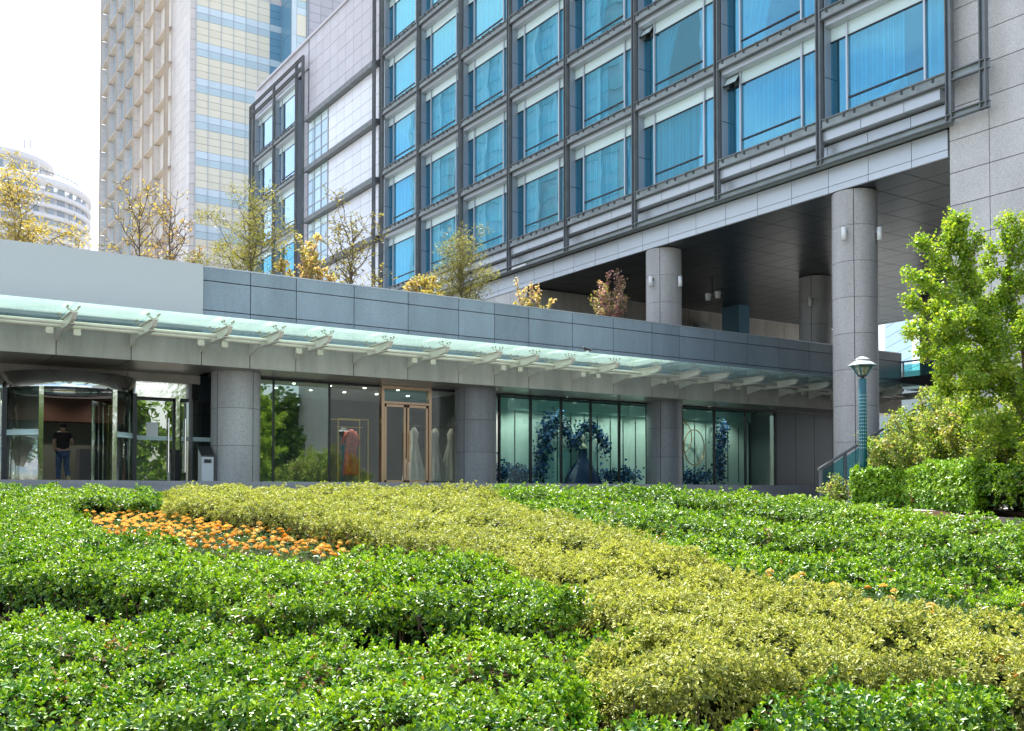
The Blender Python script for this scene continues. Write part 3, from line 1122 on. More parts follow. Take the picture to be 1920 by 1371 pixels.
for k in range(0, 4):
    z = 11.15 + 3.3 * k
    tiles('white_tile', 50.4, 57.5, z, z + 2.95, 6, 4, M['tile_white'])
    tiles('white_tile', 49.32, 50.14, z, z + 3.0, 1, 4, M['tile_white'])
    for q in range(3):
        ya = 57.56 + 1.08 * q
        fm = MB().span((24.26, ya, z), (24.36, ya + 0.05, z + 2.95))
        fm.span((24.26, ya + 0.05, z + 2.4), (24.36, ya + 1.06, z + 2.44))
        fm.span((24.26, ya + 0.05, z + 0.75), (24.34, ya + 1.06, z + 0.78))
        fm.span((24.26, ya + 0.05, z + 1.6), (24.34, ya + 1.06, z + 1.63))
        wn = fm.build('narrow_window', M['alu'], hot)
        bar('pane', (24.31, ya + 0.05, z), (24.32, ya + 1.06, z + 2.4), M['tglass'], wn)
        bar('pane', (24.31, ya + 0.05, z + 2.44), (24.32, ya + 1.06, z + 2.95), M['frost'], wn)
    bar('steel_beam', (23.95, 50.4, z + 2.97), (24.35, 60.7, z + 3.28), M['steel'], hot)
tiles('white_tile', 49.32, 50.14, 24.4, 29.4, 1, 6, M['tile_grey'])
tiles('grey_tile', 50.4, 60.7, 24.42, 29.5, 9, 6, M['tile_grey'])
tiles('grey_tile', 60.9, 71.3, 27.7, 29.5, 9, 2, M['tile_grey'], 24.33)
tiles('grey_tile', 60.95, 61.85, 11.0, 27.6, 1, 20, M['tile_grey'], 24.33)
tiles('grey_tile', 70.5, 71.3, 11.0, 27.6, 1, 20, M['tile_grey'], 24.33)
bar('end_wall', (24.4, 70.75, 5), (45, 71.25, 29.5), M['tile_grey'], hot)

# ------------------------------------------------------------------ tall tower behind on the left
tow = thing('tower_building', 'tall pale stone and glass tower rising behind the hotel on the left', 'building', (30, 88.4, 0))
TY = 88.4
b = MB()
b.span((24.42, TY + 0.08, 0), (45, 124.6, 72))
b.span((32.65, 85.9, 0), (50, TY + 0.1, 72))
b.span((24.30, TY, 47.5), (24.5, 94.2, 72))
b.span((24.30, 94.2, 63.5), (24.5, 124.7, 72))
b.build('wall_core', M['tstone'], tow)
tz = [-4 + 0]
# near corner stone
for r in range(0, 52):
    z = 20.0 + 0.92 * r
    if z > 47:
        break
    bar('stone_panel', (24.30, TY, z + 0.012), (24.36 + 0.42, TY + 0.05, z + 0.905), M['tstone'], tow)
    for q in range(5):
        ya = TY + 0.06 + 1.15 * q
        bar('stone_panel', (24.29, ya + 0.012, z + 0.012), (24.40, ya + 1.138, z + 0.905), M['tstone'], tow)
TP = [95.0 + 4.2 * i for i in range(8)]
bay_i = [MB() for _ in range(2)]
infill = MB().span((0.0, 0.1, 0.0), (0.08, 4.1, 3.0)).mesh('infill_panel', M['tinfill'])
side = MB()
for dz in range(4):
    side.span((-0.55, 4.05, dz * 0.74 + 0.01), (0.0, 4.09, dz * 0.74 + 0.73))
side_me = side.mesh('reveal', M['tstone'])
ledge = MB()
ledge.prism([(-0.55, 3.06), (-0.55, 3.18), (0.05, 3.28), (0.05, 2.98)], 'y', 0.12, 4.08)
ledge_me = ledge.mesh('ledge', M['tledge'])
twf = MB()
twf.box((-0.03, 0.95, 1.5), (0.09, 0.07, 3.0))
twf.box((-0.03, 3.45, 1.5), (0.09, 0.07, 3.0))
twf.box((-0.02, 2.1, 0.7), (0.06, 4.0, 0.05))
twf.box((-0.02, 2.1, 2.4), (0.06, 4.0, 0.05))
tw_me = twf.mesh('window', M['alu'])
tgl = [MB().span((0, ya, 0.02), (0.02, yb, 3.0)).mesh('pane', M['tglass']) for ya, yb in ((0.1, 0.92), (0.99, 3.41), (3.49, 4.1))]
for i in range(7):
    for k in range(2, 16 if i >= 3 else 13):
        z = 11.0 + 3.3 * k
        o = (24.40, TP[i], z)
        if i < 3:
            put('infill_panel', infill, tow, (24.38, TP[i], z))
        else:
            w = put('window', tw_me, tow, (24.38, TP[i], z))
            for g in tgl:
                put('pane', g, w, (24.38, TP[i], z))
        put('ledge', ledge_me, tow, (24.38, TP[i], z))
        put('reveal', side_me, tow, (24.38, TP[i], z))
for y in TP + [94.3]:
    m = MB()
    for s in (-1, 1):
        m.box((23.82, y + s * 0.08, 41), (0.2, 0.05, 46))
    m.box((23.90, y, 41), (0.05, 0.14, 46))
    m.build('steel_post', M['tledge'], tow)
# right face: glass panels in bands
for r in range(38):
    z = 20.6 + 0.652 * r
    mt = [M['tcream'], M['tcream'], M['tcream'], M['tblue'], M['tcyan']][r % 5]
    for c in range(7):
        xa = 24.79 + 1.118 * c
        m2 = mt
        if c == 6:  # last column darkened, a reflection of blue glass put into its colour
            m2 = M['tdark'] if r % 5 != 4 else M['tblue']
        bar('glass_panel', (xa + 0.02, TY, z + 0.018), (xa + 1.10, TY + 0.05, z + 0.640), m2, tow)
for c in range(8):
    xa = 24.79 + 1.118 * c
    bar('mullion', (xa - 0.02, TY - 0.06, 20), (xa + 0.02, TY + 0.02, 46.4), M['alu'], tow)
for r in range(8):
    z = 22 + 3.3 * r
    bar('side_glass', (32.58, 85.92, z + 0.02), (32.64, 88.3, z + 3.28), M['tdark'], tow)
    bar('side_window', (33.15, 85.82, z + 0.02), (34.05, 85.88, z + 1.95), M['tcream'], tow)
    bar('side_window', (33.15, 85.82, z + 1.98), (34.05, 85.88, z + 2.6), M['tcyan'], tow)
    bar('side_window', (33.15, 85.82, z + 2.63), (34.05, 85.88, z + 3.27), M['tblue'], tow)
    bar('edge_panel', (32.66, 85.82, z + 0.01), (33.12, 85.88, z + 3.29), M['tcyan'], tow)
    for c in range(5):
        for q in range(4):
            bar('grey_tile', (34.3 + 1.15 * c, 85.80, z + 0.825 * q + 0.012), (34.3 + 1.15 * c + 1.126, 85.87, z + 0.825 * q + 0.81), M['tile_grey'], tow)
bar('corner_fin', (34.08, 85.7, 20), (34.2, 85.9, 50), M['aluside'], tow)

# ------------------------------------------------------------------ far round white apartment block
c0 = ray(2) * 286
rnd = thing('apartment_block', 'distant white round apartment block with curved balconies at the left edge', 'building', (c0.x, c0.y, 0))
RB = 23.0
ang = math.atan2(-c0.y, -c0.x)
body = MB().lathe([(RB - 1.0, 0), (RB - 1.0, 84.5), (0, 84.5)], n=48)
body.build('wall', M['plaster'], rnd, (c0.x, c0.y, 0), True)
top = MB().lathe([(14.5, 84.5), (14.5, 93.5), (0, 94)], n=40)
tp = ray(-18) * 284
top.build('upper_storeys', M['plaster'], rnd, (tp.x, tp.y, 0), True)
for z, r in ((93.3, 15.6), (86.6, 15.3)):
    MB().lathe([(14.2, z), (r, z), (r, z + 2.2), (14.2, z + 2.2)], n=40).build('roof_band', M['plaster'], rnd, (tp.x, tp.y, 0), True)
for k in range(17):
    z = 85.0 - 3.0 * k
    h = 1.15 if k else 2.6
    MB().lathe([(RB - 1.1, z), (RB, z), (RB, z + h), (RB - 1.1, z + h)], n=56).build('balcony_band', M['plaster'], rnd, (c0.x, c0.y, 0), True)
wm = {}
for k in range(14):
    z = 85.0 - 3.0 * (k + 1) + 1.15
    for q in range(15):
        a = ang + R(-66 + 9.6 * q)
        w = 2.4 if (q % 3) else 1.4
        px, py = c0.x + (RB - 0.98) * math.cos(a), c0.y + (RB - 0.98) * math.sin(a)
        piece('window', (0.12, w, 1.75), M['farwin'], rnd, (px, py, z + 0.92), (0, 0, a))
for q in range(6):
    a = ang + R(-50 + 18 * q)
    piece('window', (0.12, 2.2, 2.2), M['farwin'], rnd, (tp.x + 14.5 * math.cos(a), tp.y + 14.5 * math.sin(a), 90.9), (0, 0, a))
for px, h in ((46, 0.4), (57, 0.2), (73, 1.2)):
    p = ray(px - 8) * 272
    MB().tube([(p.x, p.y, 95 if px < 60 else 88), (p.x, p.y, 97 + h if px < 60 else 91 + h)], 0.25, 6).build('roof_vent', M['plaster'], rnd)
rp_ = []
for q in range(14):
    a = ang + R(10 + 5 * q)
    rp_.append((c0.x + (RB - 2.5) * math.cos(a), c0.y + (RB - 2.5) * math.sin(a), 89.5))
m = MB().tube(rp_, 0.12, 4)
for p in rp_:
    m.tube([(p[0], p[1], 84.5), p], 0.08, 4)
m.build('roof_railing', M['steel'], rnd)

# far blue clad building seen through the porch
fb = thing('clad_building', 'blue grey panelled building seen through the porch beside the tall column', 'building', (78, 55, 0))
q0 = ray(1661) * 88
q1 = ray(1712) * 80
for k in range(8):
    z = 15.6 - 0.9 * (k + 1) - 0.04
    for s in range(3):
        a = q0 + (q1 - q0) * (s)
        c = q0 + (q1 - q0) * (s + 1)
        n = Vector((-(c - a).y, (c - a).x, 0)).normalized()
        d = (c - a).normalized() * 0.02
        pa, pc = a + d, c - d
        MB().add([(pa.x, pa.y, z), (pc.x, pc.y, z), (pc.x + n.x, pc.y + n.y, z), (pa.x + n.x, pa.y + n.y, z),
                  (pa.x, pa.y, z + 0.87), (pc.x, pc.y, z + 0.87), (pc.x + n.x, pc.y + n.y, z + 0.87), (pa.x + n.x, pa.y + n.y, z + 0.87)],
                 [(0, 1, 5, 4), (1, 2, 6, 5), (2, 3, 7, 6), (3, 0, 4, 7), (4, 5, 6, 7), (3, 2, 1, 0)]).build('cladding_panel', M['tdark'] if s == 0 else M['tblue'], fb)
cc = q0 + (q1 - q0) * 1.5 + Vector((4, 4, 0))
MB().box((cc.x, cc.y, 4), (7.5, 7.5, 11.2)).build('wall', M['tblue'], fb, (0, 0, 0))
for px, z1 in ((1697, 18.6), (1701, 18.6), (1716, 19.5), (1726, 17.6)):
    p = ray(px) * 84
    MB().tube([(p.x, p.y, 9.5), (p.x, p.y, z1)], 0.12 if px != 1726 else 0.35, 6).build('roof_pole', M['steel'], fb)

# ------------------------------------------------------------------ foliage helpers (numpy)
def rnd_unit(n):
    v = RNG.normal(size=(n, 3))
    return v / np.linalg.norm(v, axis=1, keepdims=True)


def norm(v):
    return v / np.maximum(np.linalg.norm(v, axis=1, keepdims=True), 1e-9)


def leaf_mesh(name, P, D, U, Ln, Wd, cmid, cedge, mat, hi=True, fold=0.25, shape=(0.30, 0.68), wf=(0.85, 1.0)):
    """one mesh of many leaves; every leaf folded along its midrib"""
    n = len(P)
    D = norm(D)
    S = norm(np.cross(D, U))
    N = norm(np.cross(S, D))
    Ln = np.asarray(Ln).reshape(-1, 1) * np.ones((n, 1))
    Wd = np.asarray(Wd).reshape(-1, 1) * np.ones((n, 1))
    droop = -0.10 * Ln * N
    if hi:
        V = np.stack([P, P + D * Ln * shape[0] + S * Wd * 0.5 * wf[0] + N * Wd * fold, P + D * Ln * shape[1] + S * Wd * 0.5 * wf[1] + N * Wd * fold,
                      P + D * Ln + droop, P + D * Ln * shape[1] - S * Wd * 0.5 * wf[1] + N * Wd * fold, P + D * Ln * shape[0] - S * Wd * 0.5 * wf[0] + N * Wd * fold], axis=1)
        k = 6
        base = (np.arange(n) * 6)[:, None]
        Fq = np.concatenate([base + np.array([0, 1, 2, 3]), base + np.array([0, 3, 4, 5])], axis=1).reshape(-1, 4)
        C = np.stack([cmid, cedge, cedge, cmid, cedge, cedge], axis=1)
        fv = 4
    else:
        m = 0.5
        V = np.stack([P, P + D * Ln * m + S * Wd * 0.55 + N * Wd * fold, P + D * Ln + droop, P + D * Ln * m - S * Wd * 0.55 + N * Wd * fold], axis=1)
        k = 4
        base = (np.arange(n) * 4)[:, None]
        Fq = np.concatenate([base + np.array([0, 1, 2]), base + np.array([0, 2, 3])], axis=1).reshape(-1, 3)
        C = np.stack([cmid, cedge, cmid, cedge], axis=1)
        fv = 3
    V = V.reshape(-1, 3)
    C = C.reshape(-1, 3)
    me = bpy.data.meshes.new(name)
    me.vertices.add(len(V))
    me.vertices.foreach_set('co', V.astype(np.float32).ravel())
    me.loops.add(Fq.size)
    me.loops.foreach_set('vertex_index', Fq.astype(np.int32).ravel())
    me.polygons.add(len(Fq))
    me.polygons.foreach_set('loop_start', np.arange(0, Fq.size, fv, dtype=np.int32))
    me.update(calc_edges=True)
    at = me.color_attributes.new('Col', 'FLOAT_COLOR', 'POINT')
    at.data.foreach_set('color', np.concatenate([C, np.ones((len(C), 1))], axis=1).astype(np.float32).ravel())
    me.materials.append(mat)
    me.validate()
    return me


def sprigs(P, N, nl, size, spread=0.02, lo=0.1, hi_=1.15):
    """nl leaves round each shoot tip -> arrays for leaf_mesh (positions, directions, normals, size factor, age 0 young .. 1 old)"""
    n = len(P)
    N = norm(N)
    ref = rnd_unit(n)
    T1 = norm(np.cross(N, ref))
    T2 = np.cross(N, T1)
    out = [[], [], [], [], []]
    off = RNG.uniform(0, 6.28, n)
    for j in range(nl):
        age = (j + RNG.uniform(0, 1, n)) / nl
        th = off + j * 2.4 + RNG.normal(0, 0.25, n)
        ph = hi_ + (lo - hi_) * age + RNG.normal(0, 0.18, n)
        c = np.cos(ph)[:, None]
        s = np.sin(ph)[:, None]
        D = c * (np.cos(th)[:, None] * T1 + np.sin(th)[:, None] * T2) + s * N
        pos = P - N * (age * spread * 2.2)[:, None] + RNG.normal(0, spread * 0.25, (n, 3))
        out[0].append(pos)
        out[1].append(D)
        out[2].append(N + 0.45 * rnd_unit(n))
        out[3].append(size * (0.62 + 0.5 * np.minimum(1, age * 1.4)) * RNG.uniform(0.75, 1.2, n))
        out[4].append(age)
    return [np.concatenate(a) for a in out]


def in_poly(pts, poly):
    x, y = pts[:, 0], pts[:, 1]
    r = np.zeros(len(pts), bool)
    n = len(poly)
    for i in range(n):
        x0, y0 = poly[i]
        x1, y1 = poly[(i + 1) % n]
        c = ((y0 > y) != (y1 > y))
        with np.errstate(divide='ignore', invalid='ignore'):
            xi = (x1 - x0) * (y - y0) / (y1 - y0) + x0
        r ^= c & (x < xi)
    return r


def edge_dist(pts, poly):
    best = np.full(len(pts), 1e9)
    n = len(poly)
    for i in range(n):
        a = np.array(poly[i])
        b = np.array(poly[(i + 1) % n])
        ab = b - a
        t = np.clip(((pts - a) @ ab) / max(ab @ ab, 1e-9), 0, 1)
        d = np.linalg.norm(pts - (a + t[:, None] * ab), axis=1)
        best = np.minimum(best, d)
    return best


def depth_np(p):
    return p[:, 0] * FWD.x + p[:, 1] * FWD.y


def ground_np(p):
    return -1.55 + 0.066 * np.clip(depth_np(p), 0, 19)


_ph = RNG.uniform(0, 6.28, 12)


def lumps(p):
    x, y = p[:, 0], p[:, 1]
    return (np.sin(2.1 * x + 1.3 * y + _ph[0]) * np.sin(1.7 * y - 0.9 * x + _ph[1]) * 0.065 + np.sin(5.3 * x + 2.9 * y + _ph[2]) * np.sin(4.7 * y - 3.1 * x + _ph[3]) * 0.055
            + np.sin(11 * x - 6 * y + _ph[4]) * np.sin(9 * y + 7 * x + _ph[5]) * 0.03)


HH = 0.50


def top_pt(px, py):
    """image point on the top surface of the hedges -> plan position"""
    D = 1.05 / ((py - HY) / F + 0.066)
    v = ray(px) * D
    return (v.x, v.y)


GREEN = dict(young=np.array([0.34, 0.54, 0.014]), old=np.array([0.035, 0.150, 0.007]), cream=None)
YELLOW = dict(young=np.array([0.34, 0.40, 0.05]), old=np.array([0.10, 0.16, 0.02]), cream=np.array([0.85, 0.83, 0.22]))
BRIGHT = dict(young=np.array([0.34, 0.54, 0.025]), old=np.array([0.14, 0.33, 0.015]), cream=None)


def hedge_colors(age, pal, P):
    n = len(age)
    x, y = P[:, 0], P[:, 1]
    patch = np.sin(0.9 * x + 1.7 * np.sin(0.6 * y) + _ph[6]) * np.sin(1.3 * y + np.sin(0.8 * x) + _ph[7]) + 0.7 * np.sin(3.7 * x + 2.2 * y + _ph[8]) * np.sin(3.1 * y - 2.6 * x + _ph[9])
    low = np.clip((0.36 - (P[:, 2] - ground_np(P))) * 2.2, 0, 0.7)      # flank shade put into the colour: darker leaves lower down
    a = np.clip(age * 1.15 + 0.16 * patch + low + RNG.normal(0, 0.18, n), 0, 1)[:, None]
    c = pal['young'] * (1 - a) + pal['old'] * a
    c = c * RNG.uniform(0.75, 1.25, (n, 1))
    if pal['cream'] is not None:
        e = pal['cream'] * RNG.uniform(0.7, 1.12, (n, 1)) * (1 - 0.25 * a)
        g = RNG.uniform(0, 1, n) < 0.12
        e[g] = c[g] * 1.3
        return c, e
    spot = np.sin(4.3 * x + 5.1 * np.sin(1.1 * y) + _ph[10]) * np.sin(5.7 * y + 3.1 * np.sin(1.3 * x) + _ph[11])
    dead = RNG.uniform(0, 1, n) < np.where(spot > 0.93, 0.30, 0.006)
    c[dead] = np.array([0.32, 0.17, 0.07]) * RNG.uniform(0.6, 1.2, (dead.sum(), 1))
    return c, c * RNG.uniform(0.9, 1.15, (n, 1))


def build_hedge(label, poly_px, pal, mat, dens_scale=1.0, group=None, singles=0, front=None, plan=None, height=HH, base_fn=None, size0=None, sides=1.0, stems=True):
    poly = plan if plan is not None else [top_pt(*p) for p in poly_px]
    A = np.array(poly)
    cen = A.mean(0)
    lo, hi = A.min(0), A.max(0)
    bz = base_fn or ground_np
    ctr = Vector((float(cen[0]), float(cen[1]), float(bz(cen[None])[0])))
    root = thing('hedge', label, 'hedge', ctr, group)
    # inner mass of twigs, the hedge's inner shade put into its dark colour
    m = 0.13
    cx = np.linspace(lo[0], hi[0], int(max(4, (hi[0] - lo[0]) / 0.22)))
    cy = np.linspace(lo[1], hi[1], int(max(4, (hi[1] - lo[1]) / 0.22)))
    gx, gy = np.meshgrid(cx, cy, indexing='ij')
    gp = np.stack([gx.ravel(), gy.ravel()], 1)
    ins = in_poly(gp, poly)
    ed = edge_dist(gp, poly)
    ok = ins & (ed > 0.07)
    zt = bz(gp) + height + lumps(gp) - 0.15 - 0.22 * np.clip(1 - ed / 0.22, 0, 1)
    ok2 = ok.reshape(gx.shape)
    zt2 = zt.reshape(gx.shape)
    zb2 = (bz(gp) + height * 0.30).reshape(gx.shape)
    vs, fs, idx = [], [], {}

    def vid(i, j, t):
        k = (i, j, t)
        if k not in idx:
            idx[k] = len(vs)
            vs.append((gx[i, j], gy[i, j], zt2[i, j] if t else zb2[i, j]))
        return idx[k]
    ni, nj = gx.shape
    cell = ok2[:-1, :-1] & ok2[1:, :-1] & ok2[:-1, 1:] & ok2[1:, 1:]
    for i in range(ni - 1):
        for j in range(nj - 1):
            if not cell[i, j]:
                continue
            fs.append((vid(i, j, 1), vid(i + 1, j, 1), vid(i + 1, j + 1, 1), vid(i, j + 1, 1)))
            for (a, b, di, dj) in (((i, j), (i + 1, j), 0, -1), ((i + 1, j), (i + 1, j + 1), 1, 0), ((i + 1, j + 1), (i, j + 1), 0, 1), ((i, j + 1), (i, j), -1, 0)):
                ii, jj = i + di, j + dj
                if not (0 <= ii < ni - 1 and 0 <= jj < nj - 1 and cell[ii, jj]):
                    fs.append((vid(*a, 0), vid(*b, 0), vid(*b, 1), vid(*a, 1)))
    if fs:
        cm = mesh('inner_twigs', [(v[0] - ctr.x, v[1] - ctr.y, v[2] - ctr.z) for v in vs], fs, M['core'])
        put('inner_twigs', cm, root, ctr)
    # shoots on the top
    dens_pts, dens_n = [], []
    area = (hi[0] - lo[0]) * (hi[1] - lo[1])
    near = 700.0
    N0 = int(area * near * dens_scale)
    pts = RNG.uniform(lo, hi, (N0, 2))
    pts = pts[in_poly(pts, poly)]
    Dp = depth_np(pts)
    keep = RNG.uniform(0, 1, len(pts)) < np.clip((6.0 / np.maximum(Dp, 3.0)) ** 1.25, 0.22, 1.0)
    pts = pts[keep]
    ed = edge_dist(pts, poly)
    w = np.clip(1 - ed / 0.20, 0, 1)
    z = bz(pts) + height + lumps(pts) - 0.14 * w ** 2 + RNG.normal(0, 0.022, len(pts)) - (RNG.uniform(0, 1, len(pts)) < 0.3) * RNG.uniform(0.02, 0.10, len(pts))
    z += (RNG.uniform(0, 1, len(pts)) < 0.03) * RNG.uniform(0.02, 0.09, len(pts))
    nrm = np.zeros((len(pts), 3))
    nrm[:, 2] = 1
    e = 1e-2
    gxn = (edge_dist(pts + [e, 0], poly) - ed) / e
    gyn = (edge_dist(pts + [0, e], poly) - ed) / e
    nrm[:, 0] -= gxn * w * 0.9
    nrm[:, 1] -= gyn * w * 0.9
    nrm += RNG.normal(0, 0.30, nrm.shape)
    PP = [np.column_stack([pts, z])]
    NN = [nrm]
    # shoots down the sides that face the viewer
    n = len(poly)
    stm = MB()
    ccw = sum((poly[i][0] * poly[(i + 1) % n][1] - poly[(i + 1) % n][0] * poly[i][1]) for i in range(n)) > 0
    for i in range(n):
        a = np.array(poly[i])
        b = np.array(poly[(i + 1) % n])
        d = b - a
        ln = np.linalg.norm(d)
        if ln < 1e-6:
            continue
        nr = np.array([d[1], -d[0]]) / ln * (1 if ccw else -1)
        mid = (a + b) / 2
        if nr @ (-mid) / np.linalg.norm(mid) < -0.25:
            continue
        dd = max(3.0, float(depth_np(mid[None])[0]))
        ns = int(ln * height * near * 0.95 * dens_scale * sides * min(1, max(0.3, (6.0 / dd) ** 1.25)))
        if ns < 1:
            continue
        t = RNG.uniform(0, 1, (ns, 1))
        hz = (0.30 + 0.70 * RNG.uniform(0, 1, ns) ** 0.62) if stems else (0.10 + 0.90 * RNG.uniform(0, 1, ns) ** 0.85)
        q = a + d * t + nr * (RNG.normal(0, 0.035, (ns, 1)) - 0.03 - 0.07 * np.clip((0.5 - hz[:, None]) * 2, 0, 1))
        zz = bz(q) + (height + lumps(q)) * hz
        PP.append(np.column_stack([q, zz]))
        nn = np.column_stack([np.tile(nr, (ns, 1)) * (1.0 - 0.25 * hz[:, None]), 0.35 + 0.4 * hz])
        NN.append(nn + RNG.normal(0, 0.35, nn.shape))
        if stems and dd < 14:
            for _ in range(int(ln * 16)):
                q0 = a + d * RNG.uniform(0, 1) - nr * RNG.uniform(0.02, 0.14)
                g0 = float(bz(q0[None])[0])
                lean = RNG.normal(0, 0.05, 2)
                stm.tube([(q0[0] - ctr.x, q0[1] - ctr.y, g0 - 0.02 - ctr.z), (q0[0] + lean[0] * 0.6 - ctr.x, q0[1] + lean[1] * 0.6 - ctr.y, g0 + height * 0.4 - ctr.z),
                          (q0[0] + lean[0] * 1.5 - ctr.x, q0[1] + lean[1] * 1.5 - ctr.y, g0 + height * 0.75 - ctr.z)], [0.008, 0.006, 0.004], 4, cap=False)
    if stm.v:
        stuff(stm.build('stems', M['twig'], root, ctr))
    PP = np.concatenate(PP)
    NN = np.concatenate(NN)
    Dp = depth_np(PP)
    s0 = size0 or 0.032
    # leaf size grows a little with distance, where the leaves are fewer
    sz = s0 * np.clip((Dp / 6.0) ** 0.55, 0.95, 1.7)
    for near_part in (True, False):
        sel = (Dp < 9.0) if near_part else (Dp >= 9.0)
        if not sel.any():
            continue
        nl = 8 if near_part else 7
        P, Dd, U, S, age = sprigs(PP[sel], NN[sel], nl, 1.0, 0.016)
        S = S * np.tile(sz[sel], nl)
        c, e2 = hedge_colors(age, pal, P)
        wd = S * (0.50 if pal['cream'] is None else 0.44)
        o3 = np.array(ctr)
        if near_part and singles:
            # the shoots that show largest stand as leaves of their own
            order = np.argsort(depth_np(P) - 0.6 * (P[:, 2] - ground_np(P)))[:singles]
            mask = np.ones(len(P), bool)
            mask[order] = False
            for q in order:
                me = leaf_mesh('leaf', P[q:q + 1] - P[q:q + 1], Dd[q:q + 1], U[q:q + 1], S[q:q + 1], wd[q:q + 1], c[q:q + 1], e2[q:q + 1], mat)
                put('leaf', me, root, P[q])
            P, Dd, U, S, wd, c, e2 = P[mask], Dd[mask], U[mask], S[mask], wd[mask], c[mask], e2[mask]
        me = leaf_mesh('foliage', P - o3, Dd, U, S, wd, c, e2, mat, hi=near_part)
        stuff(put('foliage', me, root, ctr))
    return root


# ------------------------------------------------------------------ trees
def grow_tree(name, label, cat, base, skeleton, leaf, group=None, bark='bark', wig=0.06, twigs=(5, 0.35), seed=1, leaves_per_m=60, leaf_size=0.06, rad=0.10, cols=None, mat='treeleaf',
              tuft=False, wide=0.9, r0=0.05, hi=False, parts=('trunk', 'crown'), upbias=0.3, twig2=0):
    """skeleton: list of (polyline points, start radius); random side twigs carry the leaves"""
    r = np.random.default_rng(seed)
    base = Vector(base)
    root = thing(name, label, cat, base, group)
    wood = MB()
    segs = []
    b3 = np.array(base)

    def wiggle(pts):
        pts = [np.array(p, float) for p in pts]
        out = [pts[0]]
        for a, b in zip(pts[:-1], pts[1:]):
            ln = np.linalg.norm(b - a)
            m = (a + b) / 2 + r.normal(0, wig * ln, 3)
            out += [m, b]
        return out
    todo = []
    for pts, rs in skeleton:
        p = wiggle(pts)
        n = len(p)
        wood.tube([q - b3 for q in p], [max(0.004, rs * (1 - 0.85 * i / (n - 1))) for i in range(n)], 6)
        tot = 0
        for i in range(n - 1):
            L_ = np.linalg.norm(p[i + 1] - p[i])
            f = i / (n - 1)
            todo.append((p[i], p[i + 1], f, L_, rs))
    lastsegs = []
    for a, b, f, L_, rs in todo:
        d = (b - a) / max(L_, 1e-6)
        if f > 0.30 or rs < r0 * 0.6:
            lastsegs.append((a, b, L_))
        k = r.poisson(twigs[0] * L_ * (0.5 + f))
        for _ in range(k):
            t = r.uniform()
            s = a + (b - a) * t
            side = r.normal(size=3)
            side -= d * (side @ d)
            side /= max(np.linalg.norm(side), 1e-6)
            dr_ = side * 0.85 + d * 0.5 + np.array([0, 0, upbias])
            dr_ /= np.linalg.norm(dr_)
            ln = twigs[1] * r.uniform(0.5, 1.25) * (1.15 - 0.5 * f)
            m = s + dr_ * ln * 0.5 + r.normal(0, 0.04 * ln, 3)
            e = s + dr_ * ln + np.array([0, 0, 0.05 * ln]) + r.normal(0, 0.08 * ln, 3)
            wood.tube([s - b3, m - b3, e - b3], [0.010 * (rs / r0) ** 0.5 + 0.003, 0.007, 0.003], 4, cap=False)
            lastsegs.append((s + (e - s) * 0.25, e, ln * 0.75))
            for _2 in range(twig2):
                t2 = r.uniform(0.3, 1)
                s2 = s + (e - s) * t2
                d2 = dr_ + r.normal(0, 0.7, 3)
                d2 /= np.linalg.norm(d2)
                e2 = s2 + d2 * ln * 0.5
                wood.tube([s2 - b3, e2 - b3], [0.005, 0.002], 3, cap=False)
                lastsegs.append((s2, e2, ln * 0.5))
    tr = wood.build(parts[0], M[bark], root, base)
    P, D, C = [], [], []
    cols = np.array(cols)
    for a, b, L_ in lastsegs:
        if tuft:
            n = r.poisson(leaves_per_m * 0.35)
            p = b + r.normal(0, rad, (n, 3)) * np.array([1, 1, 0.8])
            dd = p - b + np.array([0, 0, 0.02]) + r.normal(0, 0.02, (n, 3))
        else:
            n = r.poisson(max(0.2, leaves_per_m * L_))
            p = a + (b - a) * r.uniform(0, 1, (n, 1)) + r.normal(0, rad, (n, 3)) * 0.6
            dd = r.normal(size=(n, 3)) + np.array([0, 0, 0.25])
        if n == 0:
            continue
        P.append(p)
        D.append(dd)
        k = r.integers(0, len(cols))
        mixc = cols[r.integers(0, len(cols), n)] * 0.6 + cols[k] * 0.4
        C.append(mixc * r.uniform(0.75, 1.25, (n, 1)))
    P = np.concatenate(P)
    D = np.concatenate(D)
    C = np.concatenate(C)
    U = norm(r.normal(size=P.shape) * 0.8 + np.array([0, 0, 0.9]))
    S = leaf_size * r.uniform(0.65, 1.25, len(P))
    me = leaf_mesh(parts[1], P - b3, D, U, S, S * wide, C, C, M[mat], hi=hi, fold=0.12, shape=(0.35, 0.8), wf=(0.6, 1.0))
    stuff(put(parts[1], me, root, base))
    return root


def fan_skeleton(base, height, spread, n, seed, trunk=0.05, low=0.12, curve=0.25, lean=(0, 0)):
    r = random.Random(seed)
    b = Vector(base)
    sk = [([b, b + Vector((lean[0] * 0.4, lean[1] * 0.4, height * 0.4)), b + Vector((lean[0], lean[1], height))], trunk)]
    for i in range(n):
        f = low + (0.85 - low) * (i + r.random()) / n
        a = i * 2.4 + r.random() * 0.8
        s = b + Vector((lean[0] * f, lean[1] * f, height * f))
        l = spread * (1.05 - 0.75 * f) * r.uniform(0.75, 1.15)
        up = height * (0.16 + 0.22 * r.random())
        e = s + Vector((math.cos(a) * l, math.sin(a) * l, up))
        m = s + Vector((math.cos(a) * l * 0.5, math.sin(a) * l * 0.5, up * (0.5 - curve * 0.6)))
        sk.append(([s, m, e], trunk * (0.62 - 0.35 * f)))
    return sk


